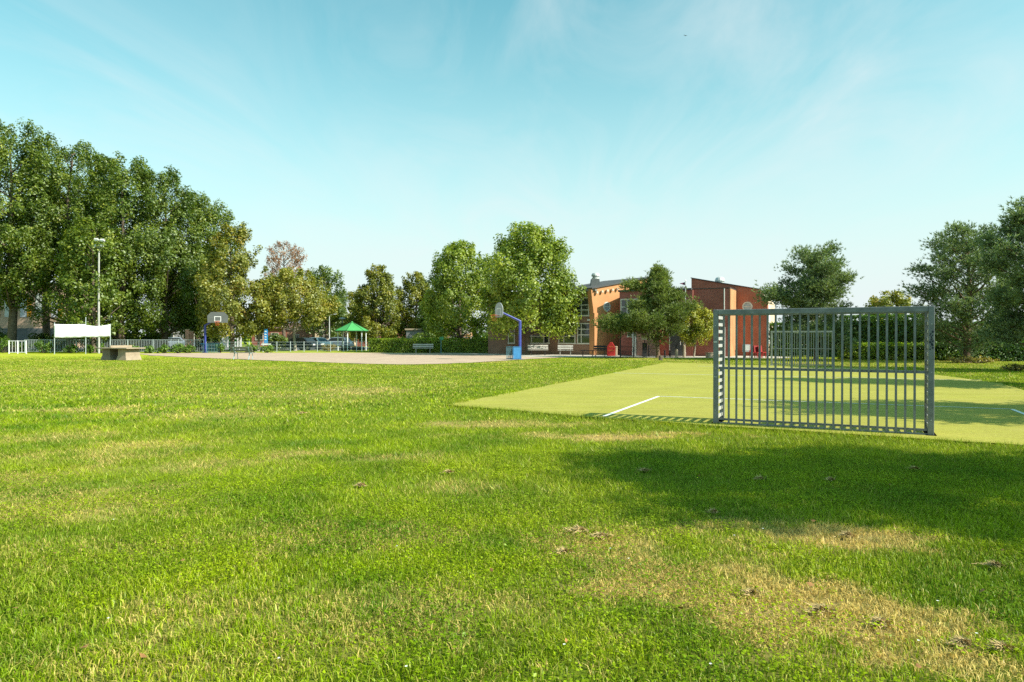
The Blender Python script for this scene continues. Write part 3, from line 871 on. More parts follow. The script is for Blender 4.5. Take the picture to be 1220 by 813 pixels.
x, y = px_tree(352, 74); broadleaf('wide yellow-olive tree above the parked dark car', x, y, top(322, 74), 4.2, 2.5, 8, L_OLIVE2, leaf=.22, n=24000, prof=FLAT, clump=.78, ncl=190, group=BG, bark=M_BARK_PALE)
x, y = px_tree(308, 73); broadleaf('small yellow-leaved tree beside the blue sign board', x, y, top(334, 73), 2.8, 2.1, 81, L_OLIVE2, leaf=.28, n=6000, prof=ROUND, clump=.8, ncl=70, group=BG, bark=M_BARK_PALE)
x, y = px_tree(339, 96); broadleaf('thin rust-coloured tree top showing above the olive trees', x, y, top(288, 96), 3.3, 8.2, 9, L_RUST, leaf=.20, n=5200, prof=FLAT, clump=.62, ncl=130, group=BG, loose=.25)
x, y = px_tree(388, 98); broadleaf('slender grey-green tree beyond the car park', x, y, top(318, 98), 3.4, 1.5, 10, L_OAKD, leaf=.28, n=12000, prof=TALL, clump=.9, ncl=150, group=BG)
x, y = px_tree(412, 104); broadleaf('low green tree behind the green pavilion roof', x, y, top(348, 104), 4.4, 1.0, 31, L_LIME, leaf=.30, n=9000, prof=ROUND, clump=1.0, ncl=80, group=BG)
x, y = px_tree(449, 84); broadleaf('dense cone-shaped lime tree right of the green pavilion', x, y, top(317, 84), 3.75, 1.0, 11, L_LIME, leaf=.235, n=27000, prof=CONE, clump=.72, ncl=240, group=BG)
x, y = px_tree(496, 88); broadleaf('lime tree with yellow tints between cone tree and plane trees', x, y, top(325, 88), 3.6, 1.0, 12, L_LIME, leaf=.235, n=22000, prof=CONE, clump=.72, ncl=210, group=BG)
x, y = px_tree(523, 84); broadleaf('dark shaded tree squeezed behind the smaller plane tree', x, y, top(346, 84), 3.4, 0.9, 33, L_OAKD, leaf=.28, n=10000, prof=ROUND, clump=.9, ncl=80, group=BG)
x, y = px_tree(549, 69); broadleaf('smaller bright green plane tree behind the hedge', x, y, top(289, 69), 4.3, 1.7, 13, L_PLANE, leaf=.23, n=30000, prof=BROAD, clump=.88, ncl=210, group='plane trees by the school')
x, y = px_tree(629, 59); broadleaf('large bright green plane tree in front of the school', x, y, top(268, 59), 4.6, 2.1, 14, L_PLANE, leaf=.22, n=44000, prof=BROAD, clump=.98, ncl=260, group='plane trees by the school', trunk_r=.22)
x, y = px_tree(827, 53); broadleaf('small golden-edged round tree against the brick wall', x, y, top(364, 53), 1.45, .95, 15, L_GOLD, leaf=.13, n=12000, prof=ROUND, clump=.45, ncl=120, bark=M_BARK_PALE, trunk_r=.07)
x, y = px_tree(1060, 84); broadleaf('olive tree top showing above the tall hedge', x, y, top(347, 84), 3.0, 1.5, 16, L_OLIVE, leaf=.28, n=8000, prof=ROUND, clump=.8, ncl=90)

# pines
x, y = px_tree(784, 51)
pine('layered pine in front of the school with low branch reaching out', x, y, top(319, 51), 3.0, 1.9, 21, prof=[(0, .92), (.2, .86), (.4, .62), (.6, .46), (.8, .28), (1, .10)], nb=34,
     extra=[(2.3, math.pi * .98, 4.1, .05), (2.5, math.pi * 1.06, 3.6, .06), (2.2, math.pi * .9, 3.4, .02), (5.2, math.pi * .95, 2.3, .1)], trunk_r=.15, pads=11, tuft=19)
x, y = px_tree(972, 46)
pine('bushy broad-topped pine behind the far goal', x, y, top(300, 46), 2.15, .9, 22, prof=[(0, .9), (.3, 1), (.6, .98), (.82, .98), (1, .62)], nb=40, nm=L_PINEB,
     extra=[(4.3, math.pi * 1.0, 3.6, .03), (4.1, math.pi * .92, 3.0, .05)], pads=9, tuft=15, trunk_r=.16)
x, y = px_tree(1152, 42)
pine('wide blue-green pine with reddish trunk by the low hedge', x, y, top(272, 42), 3.2, 1.15, 23, prof=[(0, .75), (.2, 1), (.5, .95), (.75, .78), (1, .40)], nb=44, nm=L_PINEB, pads=9, tuft=14, trunk_r=.21)
x, y = px_tree(1240, 31.5)
pine('tall pine cut by the picture edge beyond the pitch', x, y, 7.7, 2.6, 1.3, 24, prof=[(0, .7), (.2, .95), (.5, 1), (.75, .85), (1, .45)], nb=44, nm=L_PINEB, pads=10, tuft=14, trunk_r=.22, tilt=(.5, 0),
     extra=[(6.6, math.pi * 1.0, 1.6, .35)])
# pines that stand beside the pitch outside the picture; their shade lies on turf and lawn
pine('pine beside the pitch casting the long shade over turf', 19.9, 21.0, 8.6, 2.2, 2.3, 25, nb=38, nm=L_PINEB, pads=9, tuft=15, k=7, w=.05)
pine('pine beside the penalty area shading the near turf', 16.6, 11.3, 8.6, 3.0, 1.9, 26, nb=42, nm=L_PINEB, pads=9, tuft=15, k=7, w=.05)
pine('pine beside the camera shading the near lawn', 12.2, 3.8, 9.2, 3.2, 1.9, 27, nb=48, nm=L_PINEB, pads=11, tuft=18, k=7, w=.05)

# hedges
hedge('long clipped bright green hedge along the gravel court', at(443, 68.5)[:2], at(601, 64.5)[:2], 1.3, 1.30, 41, L_HEDGE, dens=330, leaf=.11)
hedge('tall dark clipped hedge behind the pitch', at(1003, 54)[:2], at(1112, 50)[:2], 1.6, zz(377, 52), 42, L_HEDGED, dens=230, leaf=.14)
hedge('low clipped hedge below the tall hedge', at(1000, 47.5)[:2], at(1112, 45.5)[:2], 1.3, 1.05, 43, L_HEDGE, dens=280, leaf=.12)
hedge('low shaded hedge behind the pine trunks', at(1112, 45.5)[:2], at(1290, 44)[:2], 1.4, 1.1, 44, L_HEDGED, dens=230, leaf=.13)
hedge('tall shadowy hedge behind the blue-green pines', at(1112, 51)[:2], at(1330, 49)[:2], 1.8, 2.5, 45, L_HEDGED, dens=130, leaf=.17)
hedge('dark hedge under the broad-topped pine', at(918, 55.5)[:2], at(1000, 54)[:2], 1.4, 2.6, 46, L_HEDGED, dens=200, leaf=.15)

# shrubs: weeds at the railing and dark undergrowth below the oaks
rs = random.Random(5)
weed = [(4, 66.9, .9, 1.9), (30, 67.1, .7, 1.2), (52, 65.2, .75, 1.35), (84, 65.3, .6, 1.0), (108, 65.1, .5, .9), (122, 65.3, .55, 1.1), (158, 65.3, .5, .85), (178, 65.4, .5, .8), (196, 65.3, .6, .95), (212, 65.5, .7, 1.05), (226, 65.2, .55, .95), (262, 66.4, .45, 1.1), (300, 66.5, .5, .9), (318, 66.6, .6, 1.0)]
weed_labels = ['dark rounded shrub at the edge of the picture by the railing', 'low shrub behind the short white railing panel', 'leafy green shrub left of the banner in front of the railing', 'low shrub below the white banner',
               'small shrub below the banner near its middle pole', 'shrub under the banner end near the table-tennis table', 'low weeds at the railing right behind the table-tennis table', 'weedy shrub just past the table-tennis table',
               'bushy weeds at the railing in the shade of the oaks', 'broad weedy shrub before the brick pillar', 'weedy shrub left of the blue basket post', 'thin climbing shrub behind the blue post cage',
               'weedy shrub behind the park bench at the wire fence', 'green weeds below the blue sign board']
for i, (px, d, r, h) in enumerate(weed):
    v = at(px, d); bush(weed_labels[i], v.x, v.y, r, h, 100 + i, L_BUSH, n=900, leaf=.13, group='weedy shrubs along the fence', sx=1.3)
under = [(-20, 72, 2.0, 3.4), (60, 76, 2.4, 2.6), (105, 78, 2.6, 3.2), (150, 78, 2.6, 3.0), (185, 80, 2.4, 2.6), (330, 82, 1.6, 2.2), (508, 80, 2.2, 2.4), (250, 78, 1.3, 2.6)]
under_l = ['big dark shrub under the oaks at the picture edge', 'dark undergrowth shrub behind the banner poles', 'dark undergrowth shrub behind the mast foot', 'dark shrub behind the table-tennis table below the oaks', 'dark shrub left of the brick pillars',
           'dark shrub behind the blue sign board', 'dark shrub behind the low grey shed', 'dark shrub behind the blue basket post']
for i, (px, d, r, h) in enumerate(under):
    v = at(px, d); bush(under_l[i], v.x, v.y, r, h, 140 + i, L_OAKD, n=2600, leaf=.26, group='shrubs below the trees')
v = at(392, 73); bush('brownish clipped shrub left of the green pavilion', v.x, v.y, .75, 1.15, 160, L_BROWN, n=1500, leaf=.12, sx=1.2)
v = at(478, 72); bush('pale bright shrub poking above the long hedge', v.x, v.y, .9, 2.0, 161, L_HEDGE, n=1300, leaf=.13)
for i, (px, d, r, h, lab) in enumerate([(1060, 46.2, .5, .45, 'dry brownish shrub tuft before the low hedge'), (1140, 41.3, .7, .5, 'dry undergrowth at the foot of the wide pine'), (1165, 41, .8, .45, 'dry scrub between the two pine trunks'), (1210, 31.8, .5, .35, 'dry scrub at the foot of the edge pine')]):
    v = at(px, d); bush(lab, v.x, v.y, r, h, 170 + i, L_BROWN, n=500, leaf=.09, group='dry scrub below the pines', sx=1.5)
# a far band of trees that closes the view
rng = np.random.default_rng(77)
n = 11000
xx = rng.random(n) * 330 - 190; yy = 128 + rng.random(n) * 10
hgt = 2.6 + 2.6 * fbm(VA, xx, yy * 0, 0.12)
P = np.stack([xx, yy, hgt * rng.random(n) ** .8], -1)
V, F_, sz = leaf_cards(P, np.tile([0, -.6, .5], (n, 1)), 1.1, rng)
o = mesh_np('distant_treeline', V, F_, sz, L_OAKD)
tag(o, 'far band of dark trees closing the view behind houses', 'trees', None, 'stuff')

# ------------------------------------------------------------------ school building
BR_RED = brick_mat('red_brick', (0.46, 0.135, 0.080, 1), (0.40, 0.112, 0.068, 1), (0.42, 0.20, 0.14, 1))
BR_DARK = brick_mat('purple_brick', (0.38, 0.125, 0.095, 1), (0.33, 0.105, 0.082, 1), (0.34, 0.16, 0.13, 1))
BR_BROWN = brick_mat('brown_brick', (0.30, 0.16, 0.10, 1), (0.25, 0.135, 0.085, 1), (0.30, 0.22, 0.17, 1))
BR_PEACH = brick_mat('orange_brick', (0.58, 0.27, 0.12, 1), (0.53, 0.24, 0.105, 1), (0.52, 0.30, 0.17, 1))
M_CREAM = mat('cream_render', (0.66, 0.50, 0.36, 1), rough=.9, var=.06, scale=1)
M_ORANGE = mat('orange_render', (0.54, 0.255, 0.110, 1), rough=.9, var=.06, scale=.8, bump=.1)
M_FRAME = mat('cream_window_frame', (0.60, 0.57, 0.48, 1), rough=.6, var=.05)
M_FASCIA = mat('grey_fascia', (0.20, 0.20, 0.17, 1), rough=.6, var=.1)
M_ROOF = mat('roof_bitumen', (0.09, 0.09, 0.09, 1), rough=.9, var=.2)
M_VENT = mat('zinc_vent', (0.62, 0.62, 0.60, 1), rough=.45, var=.1, metal=.3)
M_VENTD = mat('dark_vent_box', (0.13, 0.14, 0.14, 1), rough=.7, var=.1)
M_BLIND = mat('panel_white', (0.62, 0.62, 0.58, 1), rough=.7, var=.08)
M_ROOM = mat('room_dark', (0.030, 0.032, 0.034, 1), rough=.9, var=.4, scale=1.5)
def glass_mat(name, tint):
    m = bpy.data.materials.new(name); m.use_nodes = True
    b = m.node_tree.nodes['Principled BSDF']
    b.inputs['Base Color'].default_value = tint; b.inputs['Roughness'].default_value = .04
    b.inputs['Specular IOR Level'].default_value = .8
    nt = m.node_tree
    no = nt.nodes.new('ShaderNodeTexNoise'); no.inputs['Scale'].default_value = 1.4
    bp = nt.nodes.new('ShaderNodeBump'); bp.inputs['Strength'].default_value = .04; bp.inputs['Distance'].default_value = .02
    nt.links.new(no.outputs[0], bp.inputs['Height']); nt.links.new(bp.outputs[0], b.inputs['Normal'])
    return m
M_GLASS = glass_mat('window_glass', (0.030, 0.036, 0.038, 1))
M_GLASSL = glass_mat('pale_window_glass', (0.33, 0.40, 0.42, 1))

school = thing('school_building', 'red brick and orange rendered school with sloping roofs and round windows', 'building', (0, 0, 0))
BU = Vector((0.45, 0.893, 0)); BN = Vector((0.893, -0.45, 0))      # into the building / along its front
ZV = Vector((0, 0, 1))

def wall(name, o, direc, prof, depth_vec, material, parent=school):
    """a wall block: outline prof [(s, z)] along direc from o, thickened along depth_vec"""
    mb = MB(); mb.prism([o + direc * s + ZV * z for s, z in prof], depth_vec)
    import bmesh
    ob = mb.build(name, material, parent)
    bm = bmesh.new(); bm.from_mesh(ob.data); bmesh.ops.recalc_face_normals(bm, faces=bm.faces[:]); bm.to_mesh(ob.data); bm.free()
    return ob

def window(o, direc, nrm, s0, s1, z0, z1, cols=(1,), rows=(1,), glass=None, parent=school, fw=.09, frame=None):
    """window standing in front of wall plane o: frame with mullions, each pane its own piece; nrm points out"""
    def P(s, z, out): return o + direc * s + ZV * z + nrm * out
    def bar(mb, a0, a1, b0, b1, t0, t1):
        mb.prism([P(a0, b0, t0), P(a1, b0, t0), P(a1, b1, t0), P(a0, b1, t0)], nrm * (t1 - t0))
    mb = MB()
    bar(mb, s0, s1, z1 - fw, z1, .0, .07); bar(mb, s0 - .04, s1 + .04, z0 - .03, z0 + fw, .0, .10)
    bar(mb, s0, s0 + fw, z0 + fw, z1 - fw, .0, .07); bar(mb, s1 - fw, s1, z0 + fw, z1 - fw, .0, .07)
    cs = [0]; 
    for c in cols: cs.append(cs[-1] + c)
    cs = [s0 + fw + (s1 - s0 - 2 * fw) * c / cs[-1] for c in cs]
    rw = [0]
    for r in rows: rw.append(rw[-1] + r)
    rw = [z0 + fw + (z1 - z0 - 2 * fw) * r / rw[-1] for r in rw]
    for c in cs[1:-1]: bar(mb, c - fw * .45, c + fw * .45, z0 + fw, z1 - fw, .0, .06)
    for r in rw[1:-1]: bar(mb, s0 + fw, s1 - fw, r - fw * .4, r + fw * .4, .0, .055)
    w = mb.build('window', frame or M_FRAME, parent)
    for i in range(len(cs) - 1):
        for j in range(len(rw) - 1):
            g = MB(); bar(g, cs[i] + .01, cs[i + 1] - .01, rw[j] + .01, rw[j + 1] - .01, .004, .025)
            g.build('pane', glass or M_GLASS, w)
    return w

def round_window(o, direc, nrm, s, z, r, parent=school, glass=None):
    mb = MB(); n = 30
    for k in range(n):
        a0 = 2 * math.pi * k / n; a1 = 2 * math.pi * (k + 1) / n
        q = [(r * .80, a0), (r * 1.05, a0), (r * 1.05, a1), (r * .80, a1)]
        mb.prism([o + direc * (s + rr * math.cos(a)) + ZV * (z + rr * math.sin(a)) for rr, a in q], nrm * .09)
    mb.prism([o + direc * (s - r * .8) + ZV * (z - .03), o + direc * (s + r * .8) + ZV * (z - .03), o + direc * (s + r * .8) + ZV * (z + .03), o + direc * (s - r * .8) + ZV * (z + .03)], nrm * .06)
    w = mb.build('round_window', M_BLIND, parent)
    g = MB(); g.prism([o + direc * (s + r * .82 * math.cos(2 * math.pi * k / n)) + ZV * (z + r * .82 * math.sin(2 * math.pi * k / n)) for k in range(n)], nrm * .03)
    g.build('pane', glass or M_GLASSL, w)
    return w

def roof_strip(o, direc, prof, depth_vec, over=.12, th=.10, material=None):
    """roof edge that follows the top of a wall"""
    pts = [o + direc * s + ZV * (z + .003) for s, z in prof] + [o + direc * s + ZV * (z + th) for s, z in reversed(prof)]
    dv = Vector(depth_vec); dn = dv.normalized()
    mb = MB(); mb.prism([p - dn * over for p in pts], dv + dn * over)
    ob = mb.build('roof', material or M_ROOF, school)
    return ob

P0 = at(707, 58)                                   # front corner of the orange gable wall
# left wing: runs from the corner away to the left, facing the court
lw = -BN
wall('wall', P0 + BU * .35, lw, [(0, 0), (10.4, 0), (10.4, 5.45), (0, 5.45)], BU * 8, BR_BROWN)
roof_strip(P0 + BU * .35, lw, [(-.2, 5.45), (10.5, 5.45)], BU * 8, over=.45, th=.16, material=M_FASCIA)
nl = -BU
LWO = P0 + BU * .35
window(LWO, lw, nl, .25, 1.6, .95, 2.75, cols=(3, 1), rows=(1.4, 1, .9))
window(LWO, lw, nl, 1.75, 3.35, .95, 2.25, cols=(2.4, 1), rows=(1, 1))
window(LWO, lw, nl, 4.2, 6.4, .95, 2.25, cols=(1, 2.6, .8), rows=(1, 1))
window(LWO, lw, nl, 7.6, 8.3, .95, 2.25, cols=(1,), rows=(1,))
window(LWO, lw, nl, .15, 1.9, 3.35, 4.95, cols=(1, 2.2, 2), rows=(1, 1, 1.3))
window(LWO, lw, nl, 2.6, 4.9, 3.35, 4.95, cols=(1, 2.2, 1), rows=(1, 1, 1.3))
window(LWO, lw, nl, 6.2, 8.4, 3.35, 4.95, cols=(1, 2.2, 1), rows=(1, 1, 1.3))
lamp_wall = MB().box(LWO + lw * .55 + nl * .10 + ZV * 3.0, (.22, .22, .14)).build('wall_lamp', M_BLIND, school)
# orange gable wall: swings back to the right, slanted foot at its front corner
od = Vector((0.8, 0.6, 0)); on = Vector((0.6, -0.8, 0))
wall('gable_wall', P0 + on * 0.0, od, [(0.0, 0), (7.2, 0), (7.2, 6.95), (-.28, 5.62), (-.16, 4.7), (0.0, 3.8)], -on * .5, M_ORANGE)
roof_strip(P0, od, [(-.28, 5.62), (7.2, 6.95)], -on * 6.0, over=.14, th=.11)
wall('pier', P0 + on * .12 + od * .0, od, [(0.02, 0), (.42, 0), (.42, 3.6), (0.0, 3.6)], -on * .112, M_ORANGE)
for i in range(5):
    s = .25 + i * .62
    MB().box(P0 + od * s + on * .14 + ZV * (5.28 + .165 * s), (.20, .20, .20), rz=math.atan2(od.y, od.x)).build('beam_end', M_CREAM, school, bevel=.03)
round_window(P0, od, on, 1.55, 4.15, .40)
# roof vents
vb = MB().prism([at(703, 61, 5.6), at(716, 61, 5.6), at(714, 61, 6.75), at(705, 61, 6.75)], (0, .9, 0)); vo = vb.build('roof_vent', M_VENTD, school)
MB().lathe(at(709.5, 61.45, 6.7), [(.30, 0), (.34, .05), (.34, .16), (.26, .2), (.26, .26), (.38, .30), (.38, .42), (.30, .56), (.12, .62)], 14).build('vent_cap', M_VENT, vo, smooth=False)
# middle volume in front of the gable wall
MV = at(738, 57.6)
wall('wall', MV, BN, [(0, 0), (6.1, 0), (6.1, 5.35), (0, 5.35)], BU * 6, BR_DARK)
roof_strip(MV, BN, [(-.1, 5.35), (6.0, 5.35)], BU * 6, over=.12, th=.14)
window(MV, BN, -BU, .10, 1.9, 2.9, 4.75, cols=(1, 1.3, 1), rows=(1, 1.2, 1.2))
window(MV, BN, -BU, 2.5, 4.6, 3.2, 4.75, cols=(1, 1.3, 1), rows=(1, 1.2))
window(MV, BN, -BU, .7, 1.15, 1.55, 1.95, cols=(1,), rows=(1,), fw=.06)
window(MV, BN, -BU, 2.05, 2.75, 1.15, 2.3, cols=(1,), rows=(1, 1))
wall('porch_wall', MV - BU * .9 + BN * 1.75, BN, [(0, 0), (1.6, 0), (1.6, 2.5), (0, 2.5)], BU * .885, brick_mat('pink_brick', (0.50, 0.25, 0.19, 1), (0.46, 0.22, 0.165, 1), (0.46, 0.30, 0.24, 1)))
wall('porch_pier', MV - BU * 1.0 + BN * 1.40, BN, [(0, 0), (.12, 0), (.12, 2.75), (0, 2.75)], BU * .3, M_BLIND)
wall('porch_pier', MV - BU * 1.0 + BN * 1.60, BN, [(0, 0), (.12, 0), (.12, 2.75), (0, 2.75)], BU * .3, M_BLIND)
dr_ = wall('door', MV - BU * .06 + BN * 4.35, BN, [(0, 0), (.95, 0), (.95, 2.2), (0, 2.2)], BU * .05, mat('grey_door', (.10, .105, .11, 1), .5))
MB().box(MV - BU * .10 + BN * 5.15 + ZV * 1.05, (.05, .05, .3)).build('handle', M_VENT, dr_)
wall('door_post', MV - BU * .08 + BN * 4.22, BN, [(0, 0), (.08, 0), (.08, 2.3), (0, 2.3)], BU * .07, M_BLIND)
wall('door_post', MV - BU * .08 + BN * 5.34, BN, [(0, 0), (.08, 0), (.08, 2.3), (0, 2.3)], BU * .07, M_BLIND)
# glazed upper storey behind the roof of the middle volume
UG = at(800, 60.0)
wall('upper_storey', UG, BN, [(0, 3.0), (2.2, 3.0), (2.2, 5.72), (0, 5.72)], BU * 4, M_BLIND)
window(UG, BN, -BU, .1, 1.15, 3.6, 4.9, cols=(1, 1), rows=(1, 1))
window(UG, BN, -BU, 1.2, 2.1, 3.6, 4.9, cols=(1, 1), rows=(1, 1))
# brick box with the downpipe
BB = at(820, 55.3)
wall('wall', BB, BN, [(0, 0), (3.22, 0), (3.22, 5.4), (0, 5.4)], BU * 3.2, BR_DARK)
roof_strip(BB, BN, [(-.05, 5.4), (3.25, 5.4)], BU * 3.2, over=.05, th=.06)
dp = BB + BN * 2.82 - BU * .07
MB().tube([dp + ZV * 2.35, dp + ZV * 5.38], .045, 8).build('downpipe', M_BLIND, school)
MB().tube([dp + ZV * .02, dp + ZV * 2.35], .085, 8).build('downpipe_guard', M_BLIND, school)
wall('sunlit_side', BB + BN * 3.223, BN, [(0, 0), (.06, 0), (.06, 5.37), (0, 5.37)], BU * 2.9, BR_PEACH)  # thin slab in lighter brick, painting the sunlit side face of the box
# tall gable with round window behind the box
TG = BB + BN * 3.2 + BU * 3.0
tp_ = [(-3.6, 0), (2.5, 0), (2.5, 4.45), (1.9, 5.42), (0, 5.80), (-3.6, 6.55)]
wall('gable_wall', TG, BN, tp_, BU * .6, BR_RED)
wall('wall', TG + BU * .6, BN, [(-3.55, 0), (2.44, 0), (2.44, 4.4), (1.85, 5.37), (0, 5.75), (-3.55, 6.5)], BU * 5.5, M_CREAM)
roof_strip(TG, BN, [(-3.65, 6.55), (0, 5.80), (1.9, 5.42)], BU * 6.1, over=.08, th=.07)
round_window(TG, BN, -BU, .95, 4.05, .38)
MB().lathe(TG + BN * -1.6 + BU * 2.0 + ZV * 6.0, [(.34, 0), (.34, .28), (.42, .34), (.42, .46), (.34, .66), (.14, .76)], 14).build('vent_cap', M_VENT, school)
wall('side_window', TG + BU * .9 + BN * 2.452, BU, [(0, 1.0), (1.2, 1.0), (1.2, 4.2), (0, 4.2)], BN * .04, M_BLIND)

# flag pole
fx = at(816.5, 53.6)
fp = thing('flag_pole', 'thin pale flagpole with small dark pennant by the school', 'flagpole', fx)
MB().tube([(0, 0, 0), (0, 0, 5.95)], [.045, .03], 8).build('pole', M_VENT, fp)
MB().lathe((0, 0, 5.95), [(.03, 0), (.05, .03), (.03, .07)], 8).build('finial', M_VENT, fp)
fl = MB()
for i in range(6):
    a, b = i / 6, (i + 1) / 6
    y0_, y1_ = .05 * math.sin(a * 6), .05 * math.sin(b * 6)
    fl.prism([(-.04 - a * .42, y0_, 5.62 + .11 * a), (-.04 - b * .42, y1_, 5.62 + .11 * b), (-.04 - b * .42, y1_, 5.86 - .11 * b), (-.04 - a * .42, y0_, 5.86 - .11 * a)], (0, .006, 0))
fl.build('flag', mat('purple_flag', (.10, .03, .06, 1), .8), fp)
MB().box((.02, 0, 5.48), (.10, .10, .16)).build('bracket', M_VENTD, fp)

# ------------------------------------------------------------------ football goals
M_GALV = mat('painted_galvanised_steel', (0.205, 0.220, 0.225, 1), rough=.45, var=.25, scale=7, metal=.15, bump=.05, bscale=60, spec=.5)
M_INK = mat('marker_ink', (.02, .03, .05, 1), .6)
M_ZINC = mat('bright_zinc', (0.46, 0.46, 0.44, 1), rough=.5, var=.15, scale=9, spec=.4)
M_PALEGALV = mat('weathered_zinc', (0.33, 0.34, 0.32, 1), rough=.5, var=.2, scale=7, spec=.4)
def goal(label, loc, rz, scale=1.0, graffiti=False, mt=None):
    """back panel of upright bars at y = 0, open mouth at y = D, ladder-like sides between"""
    mt = mt or M_GALV
    g = thing('football_goal', label, 'goal', loc, rz, 'steel bar goals on the pitch', scale)
    W, H, pw, D = 3.46, 2.09, .085, .70
    post = MB().box((0, 0, H / 2), (pw, pw, H)).build('post', mt, g, bevel=.008); post.location = (-W / 2 + pw / 2, pw / 2, 0)
    for q in ((W / 2 - pw / 2, pw / 2), (-W / 2 + pw / 2, D), (W / 2 - pw / 2, D)): dup_part(post, g, (*q, 0))
    cb = MB().box((0, 0, H - .048), (W - 2 * pw - .004, pw - .003, .092)).build('crossbar', mt, g, bevel=.008); cb.location = (0, pw / 2, 0)
    dup_part(cb, g, (0, D, 0))
    sb = MB().box((0, (D + pw / 2) / 2 + .02, H - .04), (pw - .01, D - pw - .004, .07)).build('side_beam', mt, g); sb.location = (-W / 2 + pw / 2, 0, 0)
    dup_part(sb, g, (W / 2 - pw / 2, 0, 0))
    nr = 15
    rg = MB().box((0, (D + pw / 2) / 2 + .02, 0), (.03, D - pw - .004, .058)).build('rung', M_ZINC, g)
    rg.location = (-W / 2 + pw / 2, 0, .12)
    for sx in (-1, 1):
        for i in range(nr):
            if sx < 0 and i == 0: continue
            dup_part(rg, g, (sx * (W / 2 - pw / 2), 0, .12 + i * (H - .26) / (nr - 1)))
        MB().box((sx * (W / 2 - pw / 2), D / 2 + .02, .006), (.16, D + .14, .012)).build('base_plate', mt, g)
    n = 23; x0 = -W / 2 + pw + .185; x1 = -x0
    b = MB().box((0, .055, (H - .1) / 2), (.034, .034, H - .103)).build('bar', mt, g); b.location.x = x0
    for i in range(1, n): dup_part(b, g, (x0 + (x1 - x0) * i / (n - 1), 0, 0))
    MB().box((0, .088, 1.02), (W - 2 * pw - .004, .028, .045)).build('rail', mt, g)
    MB().box((0, .088, .085), (W - 2 * pw - .004, .028, .035)).build('rail', mt, g)
    MB().box((0, .055, .018), (W - 2 * pw - .004, .05, .030)).build('base_rail', mt, g)
    for sx in (-1, 1):
        for zb in (.25, 1.02, 1.8):
            MB().tube([(sx * (W / 2 - pw / 2), -.006, zb), (sx * (W / 2 - pw / 2), .004, zb)], .011, 6).build('bolt', M_ZINC, g)
    if graffiti:
        mb = MB(); r = random.Random(4)
        for i in range(16):
            z = 1.40 + i * .018 + r.uniform(-.01, .01)
            mb.box((W / 2 - pw / 2 + r.uniform(-.022, .022), -.0022, z), (r.uniform(.010, .03), .003, r.uniform(.012, .035)), ry=r.uniform(-.8, .8))
        mb.build('scribble', M_INK, g)
        mb = MB().box((-W / 2 + pw / 2, -.0022, 1.50), (.06, .003, .028)); mb.box((-W / 2 + pw / 2, -.0022, .86), (.05, .003, .012), ry=.15)
        mb.build('sticker', M_BLIND, g)
    return g
goal('near dark grey steel goal with upright bars at the lawn edge', ((3.68 + 6.77) / 2, (12.5 + 10.93) / 2, .0), math.atan2(-1.57, 3.09), 1.0, True)
fg = at(955, 37.2)
goal('far pale grey steel goal with upright bars across the pitch', (fg.x, fg.y, .012), math.radians(180 - 23), .90, mt=M_PALEGALV)

